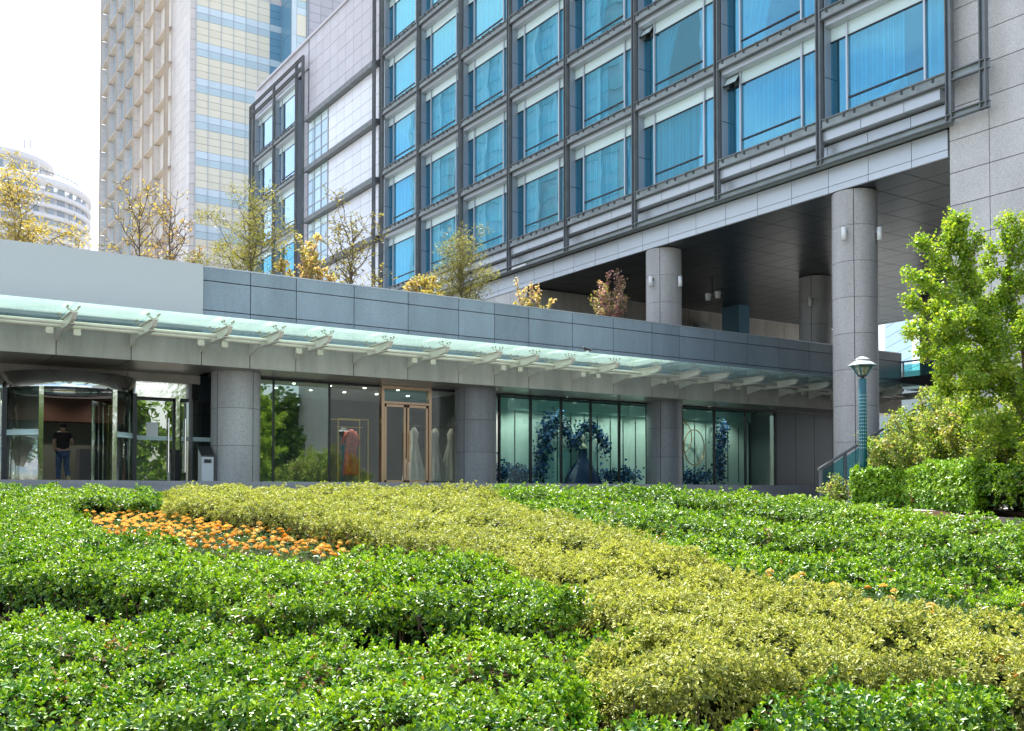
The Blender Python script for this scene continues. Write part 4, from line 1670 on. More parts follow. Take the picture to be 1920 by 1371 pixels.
def bush_skeleton(base, height, spread, n, seed, trunk=0.025):
    r = random.Random(seed)
    b = Vector(base)
    sk = []
    for i in range(n):
        a = i * 2.4 + r.random()
        q = math.sqrt((i + 0.5) / n)
        l = spread * q
        h = height * (1.05 - 0.45 * q * q) * r.uniform(0.8, 1.1)
        e = b + Vector((math.cos(a) * l, math.sin(a) * l, h))
        m = b + Vector((math.cos(a) * l * 0.45, math.sin(a) * l * 0.45, h * 0.45))
        sk.append(([b + Vector((math.cos(a) * 0.05, math.sin(a) * 0.05, 0)), m, e], trunk))
    return sk

# ------------------------------------------------------------------ railings, lamps and other fixed things
tr = thing('terrace_railing', 'blue green glass railing along the terrace edge behind the tall column', 'railing', (37.35, 23, 4.98))
for i in range(6):
    y = 26.3 - 1.45 * i
    MB().span((37.33, y - 0.03, 4.5), (37.39, y + 0.03, 5.63)).build('post', M['steelpale'], tr)
    if i < 5:
        bar('pane', (37.352, y - 1.40, 4.58), (37.366, y - 0.05, 5.52), M['rglass'], tr)
MB().tube([(37.36, 26.4, 5.65), (37.36, 18.8, 5.65)], 0.035, 8).build('handrail', M['rail'], tr)

sr = thing('stair_railing', 'grey metal stair railing with glass panels rising past the tall column', 'railing', (21.3, 17.5, -0.3))
xs = [21.3, 22.28, 23.26, 24.3, 25.3, 26.3]
rz = lambda x: 0.70 + 0.425 * (x - 21.3)
for i, x in enumerate(xs):
    MB().span((x - 0.03, 17.46, rz(x) - 1.02), (x + 0.03, 17.54, rz(x) - 0.02)).build('post', M['rail'], sr)
    if i < len(xs) - 1:
        x2 = xs[i + 1]
        g = MB().add([(x + 0.05, 17.494, rz(x) - 0.9), (x2 - 0.05, 17.494, rz(x2) - 0.9), (x2 - 0.05, 17.494, rz(x2) - 0.10), (x + 0.05, 17.494, rz(x) - 0.10),
                      (x + 0.05, 17.506, rz(x) - 0.9), (x2 - 0.05, 17.506, rz(x2) - 0.9), (x2 - 0.05, 17.506, rz(x2) - 0.10), (x + 0.05, 17.506, rz(x) - 0.10)],
                     [(0, 1, 2, 3), (7, 6, 5, 4), (0, 4, 5, 1), (1, 5, 6, 2), (2, 6, 7, 3), (3, 7, 4, 0)])
        g.build('pane', M['rglass'], sr)
MB().tube([(21.2, 17.5, 0.66), (21.3, 17.5, rz(21.3)), (26.4, 17.5, rz(26.4))], 0.038, 8).build('handrail', M['rail'], sr)
st = put('stair', mesh('stair', boxv((24.0, 16.4, -0.45), (6.0, 1.9, 0.3)), BOXF, M['step']))
struct(st)
for i in range(14):
    bar('stair_step', (21.3 + 0.36 * i, 15.5, -0.35 + 0.153 * i), (21.3 + 0.36 * (i + 1) + 0.03, 17.4, -0.2 + 0.153 * i), M['step'], st)

# teal pierced lamp post
lp = at_depth(1619, 0, 22.0)
lz = ground_z(depth_of(lp))
lamp = thing('street_lamp', 'teal lamp post with pierced tube and cone topped lantern beside the column', 'street lamp', (lp.x, lp.y, lz))
lb = Vector((lp.x, lp.y, 0))
LR = 0.085
ptop = (HY - 711) / F * 22
MB().lathe([(0, lz), (LR, lz), (LR, ptop), (LR - 0.02, ptop + 0.02), (0, ptop + 0.02)], (0, 0, 0), 24).build('pole', M['teal'], lamp, (lp.x, lp.y, 0), True)
MB().lathe([(0, 0), (0.04, 0), (0.04, 0.07), (0, 0.07)], n=12).build('neck', M['blackm'], lamp, (lp.x, lp.y, ptop))
zt, zb = (HY - 741) / F * 22, (HY - 840) / F * 22
hole = MB().lathe([(0.0, 0.002), (0.009, 0.002), (0.012, 0.0)], n=8).mesh('hole', M['tealhole'])
for i in range(16):
    z = zb + (zt - zb) * i / 15
    for j in range(6):
        a = math.radians(-90 - 33 + (-75 + 30 * j))
        put('hole', hole, lamp, (lp.x + (LR + 0.001) * math.cos(a), lp.y + (LR + 0.001) * math.sin(a), z), (0, math.pi / 2, a))
z0 = ptop + 0.06
K = 0.65
MB().lathe([(0, 0), (0.13 * K, 0), (0.13 * K, 0.05 * K), (0, 0.05 * K)], n=16).build('lantern_base', M['blackm'], lamp, (lp.x, lp.y, z0))
MB().lathe([(0.12 * K, 0.05 * K), (0.33 * K, 0.37 * K), (0.325 * K, 0.37 * K), (0.115 * K, 0.05 * K)], n=24).build('lantern_glass', M['lampglass'], lamp, (lp.x, lp.y, z0), True)
MB().lathe([(0, 0.10 * K), (0.10 * K, 0.10 * K), (0.14 * K, 0.33 * K), (0, 0.33 * K)], n=14).build('lamp_core', M['cream'], lamp, (lp.x, lp.y, z0), True)
for k in range(5):
    MB().lathe([((0.10 + 0.012 * k) * K, (0.13 + 0.04 * k) * K), ((0.145 + 0.012 * k) * K, (0.13 + 0.04 * k) * K), ((0.135 + 0.012 * k) * K, (0.145 + 0.04 * k) * K)], n=16).build('louvre', M['white'], lamp, (lp.x, lp.y, z0))
for j in range(4):
    a = R(20 + 90 * j)
    MB().tube([(0.13 * K * math.cos(a), 0.13 * K * math.sin(a), 0.02 * K), (0.36 * K * math.cos(a), 0.36 * K * math.sin(a), 0.38 * K)], 0.016, 5).build('lantern_arm', M['teal'], lamp, (lp.x, lp.y, z0))
MB().lathe([(r_ * K, z_ * K) for r_, z_ in ((0.46, 0.37), (0.45, 0.40), (0.20, 0.56), (0.20, 0.58), (0.26, 0.58), (0.10, 0.67), (0, 0.69))], n=32).build('lantern_cap', M['lampcap'], lamp, (lp.x, lp.y, z0), False)
MB().lathe([(0, 0.368 * K), (0.455 * K, 0.368 * K)], n=32).build('cap_underside', M['teal'], lamp, (lp.x, lp.y, z0))

# small wall lights on the columns
wl = MB().lathe([(0, -0.19), (0.075, -0.19), (0.075, 0.19), (0, 0.19)], n=16).mesh('lamp_body', M['white'], True)
wa = MB().span((-0.05, -0.02, -0.05), (0.16, 0.02, 0.05)).mesh('bracket', M['steel'])
names = {(24.95, 19.18): 'on the tallest front column', (24.95, 27.62): 'on the shorter column behind the parapet', (33.35, 27.62): 'on the dark inner column'}
for (x, y, z, angs) in ((24.95, 19.18, 7.65, (196, 278)), (24.95, 27.62, 7.75, (192, 275)), (33.35, 27.62, 7.9, (205,))):
    for s, a in enumerate(angs):
        ca, sa = math.cos(R(a)), math.sin(R(a))
        px, py = x + 0.80 * ca, y + 0.80 * sa
        side = 'left' if s == 0 else 'right'
        t = thing('wall_light', 'small white cylinder light %s side %s' % (side, names[(x, y)]) if len(angs) > 1 else 'small white cylinder light %s' % names[(x, y)], 'wall light', (px, py, z), 'cylinder lights on the columns')
        put('lamp_body', wl, t, (px, py, z))
        put('bracket', wa, t, (x + 0.66 * ca, y + 0.66 * sa, z + 0.1), (0, 0, R(a)))
# twin spotlights under the porch
sp_ = thing('spotlight', 'pair of white spotlights hanging below the dark porch ceiling', 'spotlight', (29.5, 28.3, 9.0))
tt = at_x(1337, 548, 29.5)
MB().tube([(tt.x, tt.y, 9.02), (tt.x, tt.y, tt.z)], 0.03, 6).build('stem', M['blackm'], sp_)
for s in (-1, 1):
    MB().lathe([(0, -0.15), (0.10, -0.15), (0.13, 0.12), (0, 0.12)], n=12).build('lamp_head', M['white'], sp_, (tt.x + 0.05, tt.y + s * 0.28, tt.z - 0.1))
# tube light on the hotel fascia
tb = at_x(980, 497, 24.1)
tl = thing('tube_light', 'white tube light fixed to the hotel fascia above the cherry blossom', 'light', tb)
MB().tube([(23.95, tb.y + 0.55, tb.z - 0.05), (23.95, tb.y - 0.55, tb.z - 0.05)], 0.07, 8).build('tube', M['white'], tl)
MB().span((23.95, tb.y - 0.5, tb.z - 0.02), (24.3, tb.y - 0.44, tb.z + 0.08)).build('arm', M['blackm'], tl)
# air conditioner on the porch wall
ac = thing('air_conditioner', 'small grey vent unit low on the porch back wall', 'vent', (32, 35.5, 5.5))
p = at_y(1318, 612, 35.5)
m = MB().box((p.x, 35.5, p.z), (0.9, 0.3, 0.4))
for k in range(4):
    m.box((p.x, 35.34, p.z - 0.14 + 0.09 * k), (0.8, 0.03, 0.03))
m.build('vent_body', M['steelpale'], ac)

# bird on the canopy
bp = at_y(1102, 661, 24.1)
bird = thing('bird', 'small black and white bird perched on the canopy glass edge', 'bird', (bp.x, bp.y, 4.262))
bm = MB().ball((0, 0, 0.13), (0.12, 0.06, 0.065), 10, 6, 0).ball((-0.13, 0, 0.19), (0.05, 0.045, 0.045), 8, 5, 0)
bm.tube([(-0.06, 0, 0.15), (-0.12, 0, 0.19)], [0.055, 0.04], 8, 0)
bm.tube([(-0.17, 0, 0.19), (-0.22, 0, 0.18)], [0.015, 0.002], 6, 0)
bm.tube([(0.08, 0, 0.14), (0.34, 0, 0.20)], [0.03, 0.012], 6, 0)
bm.ball((-0.01, 0, 0.105), (0.09, 0.062, 0.05), 8, 5, 1)
for s in (-1, 1):
    bm.tube([(0.0, 0.025 * s, 0.08), (0.0, 0.025 * s, 0.0)], 0.006, 4, 0)
bm.build('body', [M['blackm'], M['white']], bird, (bp.x, bp.y, 4.262), True)

# slanted steel bin by the first column
bn = thing('litter_bin', 'slanted stainless steel bin standing beside the left column', 'bin', (8.02, 27.3, 0.31))
MB().prism([(27.15, 0.31), (27.5, 0.31), (27.5, 1.28), (27.15, 1.02)], 'x', 7.86, 8.18).build('bin_body', M['alu'], bn)
MB().prism([(27.13, 1.02), (27.14, 1.06), (27.5, 1.33), (27.5, 1.28)], 'x', 7.84, 8.20).build('bin_lid', M['blackm'], bn)
bar('bin_slot', (7.92, 27.135, 0.85), (8.12, 27.15, 0.95), M['blackm'], bn)

# ------------------------------------------------------------------ shop displays
gr = at_y(662, 0, 29.4)
rk = thing('garment_rack', 'thin gold display frame around the red and white dress', 'rack', (gr.x, 29.4, 0.31))
m = MB()
for dx in (-0.52, 0.52):
    for dy in (0, 0.35):
        m.tube([(gr.x + dx - dy * 0.4, 29.4 + dy, 0.31), (gr.x + dx - dy * 0.4, 29.4 + dy, 2.40)], 0.018, 4)
for dy in (0, 0.35):
    m.tube([(gr.x - 0.52 - dy * 0.4, 29.4 + dy, 2.40), (gr.x + 0.52 - dy * 0.4, 29.4 + dy, 2.40)], 0.018, 4)
m.tube([(gr.x - 0.5, 29.55, 2.15), (gr.x + 0.4, 29.55, 2.15)], 0.014, 4)
m.build('frame', M['gold'], rk)
red = solid('red_embroidered_cloth', (0.58, 0.035, 0.03), 0.7, speck=0.5, speck_scale=22)
pinkw = solid('pale_embroidered_cloth', (0.50, 0.10, 0.08), 0.7, speck=0.7, speck_scale=26)


def garment(name, label, cat, c, prof, mat, sleeves=None, pleats=9, flat=0.55, cols=None):
    g = thing(name, label, cat, c)
    vs, fs = [], []
    n = 40
    for z, w in prof:
        for i in range(n):
            t = 2 * math.pi * i / n
            rr = w * (1 + 0.10 * math.sin(pleats * t) * min(1, (prof[-1][0] - z) / 0.7))
            vs.append((rr * math.cos(t), rr * flat * math.sin(t), z))
    for j in range(len(prof) - 1):
        for i in range(n):
            fs.append((j * n + i, j * n + (i + 1) % n, (j + 1) * n + (i + 1) % n, (j + 1) * n + i))
    put('gown_body', mesh('gown_body', vs, fs, mat, True), g, c)
    return g


dx = garment('dress', 'red and white embroidered two piece dress on the gold rack', 'dress', (gr.x - 0.03, 29.52, 0.62), [(0.0, 0.245), (0.45, 0.225), (0.9, 0.18), (0.93, 0.17)], red, pleats=11)
m = MB()
m.lathe([(0.21, 0.80), (0.185, 1.0), (0.17, 1.2), (0.16, 1.36), (0.07, 1.45), (0.05, 1.47)], n=24)
for s in (-1, 1):
    m.tube([(0.13 * s, 0, 1.38), (0.21 * s, 0, 1.18), (0.27 * s, 0, 0.95)], [0.065, 0.07, 0.09], 10)
m.build('jacket', pinkw, dx, (gr.x - 0.03, 29.52, 0.62), True)
MB().box((gr.x + 0.02, 29.36, 1.05), (0.16, 0.02, 0.75)).build('front_panel', pinkw, dx)
whitec = solid('white_tulle', (0.72, 0.70, 0.67), 0.9, stain=0.1, stain_scale=5)
for i, (px, w, nm) in enumerate(((776, 0.42, 'nearest the door leaf'), (815, 0.40, 'between two other gowns'), (846, 0.44, 'next to the dark column'))):
    q = at_y(px, 0, 29.6)
    garment('wedding_gown', 'white wedding gown hanging on the shop rail ' + nm, 'gown', (q.x, 29.6, 0.45), [(0, w), (0.5, w * 0.78), (1.1, w * 0.42), (1.35, 0.13), (1.6, 0.17), (1.75, 0.08), (1.8, 0.02)], whitec, pleats=8 + i)
q0, q1 = at_y(765, 0, 29.6), at_y(858, 0, 29.6)
cr = thing('clothes_rail', 'dark rail carrying the white gowns inside the shop', 'rail', (q0.x, 29.6, 0.31))
MB().tube([(q0.x, 29.6, 0.31), (q0.x, 29.6, 2.28), (q1.x, 29.6, 2.28), (q1.x, 29.6, 0.31)], 0.02, 6).build('rail', M['blackm'], cr)

navy = solid('navy_satin', (0.012, 0.022, 0.09), 0.4)
skin_pale = solid('mannequin_cream', (0.55, 0.45, 0.36), 0.5)
q = at_y(1093, 0, 29.0)
mn = thing('mannequin', 'mannequin in a wide navy evening gown beneath the blue flower arch', 'mannequin', (q.x, 29.0, 0.31))
n = 40
vs, fs = [], []
prof = [(0, 0.80), (0.35, 0.66), (0.75, 0.40), (1.02, 0.17), (1.2, 0.19), (1.36, 0.16)]
for z, w in prof:
    for i in range(n):
        t = 2 * math.pi * i / n
        rr = w * (1 + 0.05 * math.sin(10 * t) * max(0, (1 - z)))
        vs.append((rr * math.cos(t), 0.6 * rr * math.sin(t), z))
for j in range(len(prof) - 1):
    for i in range(n):
        fs.append((j * n + i, j * n + (i + 1) % n, (j + 1) * n + (i + 1) % n, (j + 1) * n + i))
put('gown', mesh('gown', vs, fs, navy, True), mn, (q.x, 29.0, 0.31))
MB().lathe([(0.155, 1.34), (0.17, 1.42), (0.10, 1.50), (0.05, 1.55), (0.045, 1.62), (0.08, 1.68), (0.085, 1.75), (0.05, 1.83), (0, 1.84)], n=18).build('bust', skin_pale, mn, (q.x, 29.0, 0.31), True)


def flowers(name, label, path, rad, n, Y, seed, stand=True):
    r = np.random.default_rng(seed)
    pts = [np.array(at_y(px, py, Y)) for px, py in path]
    b = Vector((pts[0][0], Y, 0.31))
    root = thing(name, label, 'flowers', b)
    P = []
    per = n // max(1, len(pts) - 1)
    for a, c in zip(pts[:-1], pts[1:]):
        P.append(a + (c - a) * r.uniform(0, 1, (per, 1)) + r.normal(0, 1, (per, 3)) * rad * np.array([0.55, 0.5, 0.55]))
    P = np.concatenate(P)
    P[:, 2] = np.maximum(P[:, 2], 0.34)
    pal = np.array([[0.06, 0.14, 0.36], [0.10, 0.22, 0.48], [0.02, 0.05, 0.16], [0.22, 0.34, 0.55], [0.015, 0.06, 0.07], [0.03, 0.10, 0.09]])
    C = pal[r.integers(0, len(pal), len(P))]
    D = r.normal(size=P.shape) + np.array([0, -0.6, 0.2])
    S = r.uniform(0.07, 0.15, len(P))
    me = leaf_mesh('flower_heads', P - np.array(b), D, r.normal(size=P.shape), S, S * 0.8, C, C, M['petal'], hi=True)
    stuff(put('flower_heads', me, root, b))
    if stand:
        MB().tube([p for p in pts], 0.025, 5).build('arch_frame', M['blackm'], root)
    return root


flowers('floral_arch', 'left side of the blue flower arch behind the shop glass', [(1012, 900), (1018, 850), (1026, 812), (1042, 780)], 0.28, 900, 29.1, 3)
flowers('floral_arch', 'right side of the blue flower arch around the mannequin', [(1052, 785), (1062, 815), (1078, 838), (1092, 800), (1110, 800), (1128, 822), (1134, 850)], 0.20, 800, 29.1, 4)
flowers('flower_bank', 'low bank of blue flowers in the window beside the second column', [(934, 880), (950, 890), (972, 893), (990, 895)], 0.32, 700, 28.8, 5, False)
flowers('flower_bank', 'low bank of blue flowers right of the mannequin', [(1130, 890), (1150, 893), (1172, 890), (1190, 896)], 0.26, 600, 28.8, 6, False)
flowers('floral_column', 'upright blue flower column right of the gold hoops', [(1350, 900), (1348, 860), (1352, 825), (1356, 797)], 0.24, 700, 29.0, 7)
flowers('flower_bank', 'low bank of blue flowers below the gold hoops', [(1282, 895), (1300, 897), (1330, 893)], 0.26, 500, 28.8, 8, False)
for (px, py, rr, nm) in ((1302, 839, 0.70, 'larger gold hoop hanging in the right shop window'), (1281, 820, 0.60, 'smaller gold hoop half hidden by the right shop window bar')):
    c = at_y(px, py, 29.1)
    h = thing('gold_hoop', nm, 'hoop', c, 'gold hoops')
    MB().tube([(rr * 0.78 * math.cos(2 * math.pi * i / 40), 0, rr * math.sin(2 * math.pi * i / 40)) for i in range(41)], 0.022, 6, cap=False).build('ring', solid('copper_hoop', (0.45, 0.22, 0.10), 0.4, metal=0.5), h, c)
    MB().tube([(0, 0, rr), (0, 0, 3.35 - c.z)], 0.006, 4).build('wire', M['blackm'], h, c)

# cloth lying inside a hotel window
cl_ = thing('white_cloth', 'crumpled white cloth lying inside the lowest right hotel window', 'cloth', (24.55, 17.9, 11.2))
vs, fs = [], []
rr = random.Random(5)
pth = [(18.35, 11.22, 0.05), (18.1, 11.30, 0.20), (17.85, 11.25, 0.24), (17.6, 11.42, 0.18), (17.4, 11.62, 0.14), (17.2, 11.80, 0.10), (17.12, 11.72, 0.09), (17.05, 11.45, 0.07), (17.02, 11.22, 0.03)]
k = 12
for i, (y, z, w) in enumerate(pth):
    for j in range(k):
        t = 2 * math.pi * j / k
        w2 = w * (1 + 0.35 * rr.uniform(-1, 1))
        vs.append((24.50 + 0.07 * math.cos(t), y + 0.6 * w2 * math.sin(t + i), z + w2 * math.sin(t)))
for i in range(len(pth) - 1):
    for j in range(k):
        fs.append((i * k + j, i * k + (j + 1) % k, (i + 1) * k + (j + 1) % k, (i + 1) * k + j))
put('cloth', mesh('cloth', vs, fs, M['white'], True), cl_)

# ------------------------------------------------------------------ the person walking in
def skin_chain(name, verts, edges, radii, mat, parent, loc, rootv=0, sub=2):
    me = bpy.data.meshes.new(name)
    me.from_pydata([tuple(v) for v in verts], edges, [])
    me.materials.append(mat)
    o = put(name, me, parent, loc)
    md = o.modifiers.new('skin', 'SKIN')
    for i, rd in enumerate(radii):
        sv = me.skin_vertices[0].data[i]
        sv.radius = rd if isinstance(rd, tuple) else (rd, rd)
        sv.use_root = (i == rootv)
    md.use_smooth_shade = True
    s = o.modifiers.new('sub', 'SUBSURF')
    s.levels = sub
    s.render_levels = sub
    return o


pp = at_y(117, 0, 30.0)
pl = (pp.x, pp.y, 0.31)
per = thing('person', 'person seen from behind in black t-shirt and ripped jeans walking through the revolving door', 'person', pl)
sk = solid('skin', (0.42, 0.25, 0.17), 0.6)
shirt = solid('black_cotton', (0.018, 0.015, 0.016), 0.85)
jean = solid('blue_denim', (0.06, 0.10, 0.19), 0.85, speck=0.5, speck_scale=14)
hair = solid('black_cap', (0.012, 0.011, 0.012), 0.8)
shoe = solid('tan_shoe_sole', (0.55, 0.42, 0.26), 0.7)
# body: pelvis, spine, neck, head; arms with hands; legs with one foot lifted behind
bv = [(0, 0, 0.88), (0, 0.01, 1.08), (0, 0.02, 1.28), (0, 0.03, 1.38), (0, 0.04, 1.44), (0, 0.045, 1.52), (0, 0.045, 1.62),
      (-0.17, 0.02, 1.36), (-0.23, -0.02, 1.12), (-0.19, 0.10, 0.93), (-0.15, 0.17, 0.87),
      (0.17, 0.02, 1.36), (0.25, 0.0, 1.13), (0.20, 0.16, 1.08), (0.14, 0.24, 1.10),
      (-0.09, 0, 0.82), (-0.10, 0.06, 0.46), (-0.10, 0.03, 0.09), (-0.10, 0.16, 0.03),
      (0.09, 0, 0.82), (0.10, 0.02, 0.46), (0.12, -0.20, 0.16), (0.13, -0.22, 0.03)]
be = [(0, 1), (1, 2), (2, 3), (3, 4), (4, 5), (5, 6), (3, 7), (7, 8), (8, 9), (9, 10), (3, 11), (11, 12), (12, 13), (13, 14), (0, 15), (15, 16), (16, 17), (17, 18), (0, 19), (19, 20), (20, 21), (21, 22)]
br_ = [(0.15, 0.11), (0.14, 0.10), (0.17, 0.11), (0.12, 0.09), 0.055, 0.085, 0.08, 0.062, 0.045, 0.036, 0.03, 0.062, 0.045, 0.036, 0.03, 0.088, 0.062, 0.045, 0.035, 0.088, 0.062, 0.045, 0.035]
skin_chain('body', bv, be, br_, sk, per, pl)
sv_ = [bv[i] for i in (0, 1, 2, 3, 7, 11)] + [tuple(np.array(bv[7]) * 0.35 + np.array(bv[8]) * 0.65), tuple(np.array(bv[11]) * 0.35 + np.array(bv[12]) * 0.65)]
skin_chain('t_shirt', sv_, [(0, 1), (1, 2), (2, 3), (3, 4), (3, 5), (4, 6), (5, 7)], [(0.185, 0.135), (0.175, 0.125), (0.195, 0.135), (0.145, 0.11), 0.085, 0.085, 0.075, 0.075], shirt, per, pl)
skin_chain('jeans', [bv[i] for i in (0, 15, 16, 17, 19, 20, 21)], [(0, 1), (1, 2), (2, 3), (0, 4), (4, 5), (5, 6)], [(0.165, 0.125), 0.105, 0.08, 0.066, 0.105, 0.08, 0.066], jean, per, pl)
MB().ball((0, 0.045, 1.60), (0.095, 0.115, 0.085), 14, 8).box((0, 0.17, 1.58), (0.14, 0.10, 0.02)).build('cap', hair, per, pl, True)
MB().ball((-0.10, 0.09, 0.035), (0.05, 0.13, 0.04), 10, 6).build('shoe', M['white'], per, pl, True)
MB().ball((0.13, -0.22, 0.09), (0.055, 0.05, 0.13), 10, 6).build('shoe', shoe, per, pl, True)

# ------------------------------------------------------------------ clipped hedges of the sloping bed
GB = [(-120, 906), (40, 908), (120, 916), (305, 917), (305, 931), (150, 933), (110, 946), (130, 964), (170, 984), (240, 1003), (330, 1020), (430, 1031), (520, 1038), (640, 1040), (760, 1040), (840, 1042),
      (930, 1058), (1010, 1082), (1060, 1112), (1100, 1136), (1060, 1142), (1000, 1138), (900, 1120), (760, 1112), (640, 1118), (525, 1122), (400, 1112), (240, 1086), (100, 1064), (-120, 1046)]
build_hedge('wide bright green clipped hedge wrapping around the orange flower patch', GB, GREEN, M['hedgeleaf'])
GF = [(-160, 1108), (100, 1126), (240, 1146), (400, 1166), (525, 1172), (640, 1168), (800, 1163), (900, 1160), (1050, 1172), (1180, 1168), (1190, 1182), (1125, 1198), (1092, 1245), (1100, 1300), (1180, 1315), (1300, 1312),
      (1430, 1296), (1560, 1266), (1670, 1248), (1760, 1244), (1850, 1252), (1878, 1280), (1830, 1320), (1700, 1338), (1450, 1352), (1200, 1368), (1000, 1372), (700, 1362), (450, 1340), (250, 1322), (60, 1306), (-160, 1296)]
build_hedge('nearest large green clipped hedge across the lower left of the bed', GF, GREEN, M['hedgeleaf'], 1.15, singles=300, height=0.45)
GN = [(-220, 1392), (300, 1396), (700, 1410), (1000, 1415), (1300, 1402), (1500, 1376), (1750, 1352), (2050, 1336), (2120, 1560), (1500, 1620), (700, 1620), (-220, 1600)]
build_hedge('low green hedge row along the very bottom edge of the view', GN, GREEN, M['hedgeleaf'], 1.0, singles=300, height=0.42)
YE = [(300, 916), (480, 911), (600, 913), (760, 912), (915, 916), (935, 930), (1010, 950), (1100, 974), (1190, 1000), (1260, 1018), (1330, 1048), (1430, 1076), (1560, 1110), (1700, 1134), (1900, 1150), (2060, 1158),
      (2080, 1262), (1930, 1246), (1870, 1226), (1750, 1222), (1600, 1222), (1450, 1238), (1330, 1262), (1220, 1266), (1140, 1250), (1098, 1222), (1120, 1190), (1195, 1172), (1200, 1150), (1120, 1122), (1070, 1100),
      (1000, 1062), (940, 1038), (840, 1008), (760, 1000), (690, 986), (620, 972), (500, 955), (400, 945), (312, 938)]
build_hedge('long curving yellow variegated hedge sweeping across the bed', YE, YELLOW, M['yleaf'], 1.15, size0=0.031)
G1 = [(925, 914), (1060, 914), (1200, 918), (1400, 925), (1537, 934), (1670, 954), (1803, 976), (1960, 990), (1990, 1032), (1900, 1021), (1697, 987), (1537, 964), (1378, 945), (1219, 932), (1080, 928), (945, 928)]
build_hedge('farthest of the three curved green hedge rows below the planter', G1, GREEN, M['hedgeleaf'], 1.1, 'curved green hedge rows')
G2 = [(950, 931), (1080, 931), (1219, 940), (1378, 956), (1537, 979), (1697, 1004), (1900, 1040), (1990, 1050), (1990, 1056), (1900, 1044), (1776, 1029), (1644, 1009), (1431, 988), (1272, 974), (1100, 962), (1010, 946)]
build_hedge('middle of the three curved green hedge rows on the right', G2, GREEN, M['hedgeleaf'], 1.1, 'curved green hedge rows', height=0.45)
G3 = [(1020, 950), (1100, 966), (1272, 984), (1431, 1001), (1644, 1025), (1776, 1047), (1900, 1063), (2000, 1080), (2010, 1112), (1920, 1096), (1830, 1086), (1697, 1070), (1537, 1049), (1378, 1033), (1298, 1022), (1200, 1000), (1110, 976)]
build_hedge('nearest of the three curved green hedge rows bordering the yellow hedge', G3, GREEN, M['hedgeleaf'], 1.1, 'curved green hedge rows', height=0.41)

# marigolds
mg_orange = solid('orange_marigold', (0.82, 0.51, 0.08), 0.7, rand=0.22)
head_v = MB()
for k, (r0, z0, nn) in enumerate(((0.036, 0.0, 11), (0.028, 0.010, 9), (0.017, 0.018, 7))):
    for i in range(nn):
        a = 2 * math.pi * i / nn + k
        ca, sa = math.cos(a), math.sin(a)
        w = r0 * 0.42
        head_v.add([(0.2 * r0 * ca, 0.2 * r0 * sa, z0), (r0 * 0.8 * ca - w * sa, r0 * 0.8 * sa + w * ca, z0 + 0.010), (r0 * ca, r0 * sa, z0 + 0.002), (r0 * 0.8 * ca + w * sa, r0 * 0.8 * sa - w * ca, z0 + 0.010)], [(0, 1, 2, 3)])
mg_all = [mg_orange, solid('deep_orange_marigold', (0.80, 0.38, 0.03), 0.7, rand=0.15), solid('pale_marigold', (0.86, 0.62, 0.16), 0.7, rand=0.15)]
head_all = [head_v.mesh('flower_head', m_) for m_ in mg_all]


def flower_pt(px, py, h=0.20):
    D = (1.55 - h) / ((py - HY) / F + 0.066)
    v = ray(px) * D
    return (v.x, v.y)


def marigolds(label, plan, n_heads, seed, extra=0, scale=1.1, fh=0.24):
    r = np.random.default_rng(seed)
    A = np.array(plan)
    cen = A.mean(0)
    c = Vector((float(cen[0]), float(cen[1]), float(ground_np(cen[None])[0])))
    root = thing('marigold_bed', label, 'flower bed', c, 'orange marigold beds')
    lo, hi = A.min(0), A.max(0)
    q = r.uniform(lo, hi, (40000, 2))
    q = q[in_poly(q, plan)]
    g = ground_np(q)
    # grid-thin the points so that heads do not overlap
    cell = np.floor(q / 0.075).astype(int)
    _, first = np.unique(cell, axis=0, return_index=True)
    hp = q[first]
    r.shuffle(hp)
    hp = hp[:n_heads + extra]
    order = np.argsort(depth_np(hp))
    hp = hp[order]
    for i, p in enumerate(hp[:300]):
        z = float(ground_np(p[None])[0]) + fh + r.normal(0, 0.03)
        o = put('flower_head', head_all[[0, 0, 1, 2][int(r.integers(0, 4))]], root, (p[0], p[1], z), (r.normal(0, 0.25), r.normal(0, 0.25), r.uniform(0, 6)))
        s = scale * r.uniform(0.75, 1.15)
        o.scale = (s, s, s)
    if len(hp) > 300:
        m = MB()
        for p in hp[300:]:
            z = float(ground_np(p[None])[0]) + fh + r.normal(0, 0.03)
            m.add([(v[0] * scale + p[0] - c.x, v[1] * scale + p[1] - c.y, v[2] * scale + z - c.z) for v in head_v.v], head_v.f)
        stuff(m.build('far_flower_heads', mg_orange, root, c))
    k = min(len(q), 9000)
    q = q[:k]
    P = np.column_stack([q, ground_np(q) + r.uniform(0.1, 0.93, k) * fh])
    C = np.array([0.09, 0.17, 0.05]) * r.uniform(0.6, 1.5, (k, 1))
    me = leaf_mesh('foliage', P - np.array(c), r.normal(size=P.shape) + [0, 0, 0.5], r.normal(size=P.shape) + [0, 0, 1.2], r.uniform(0.04, 0.08, k), r.uniform(0.015, 0.03, k), C, C, M['hedgeleaf'], hi=False)
    stuff(put('foliage', me, root, c))


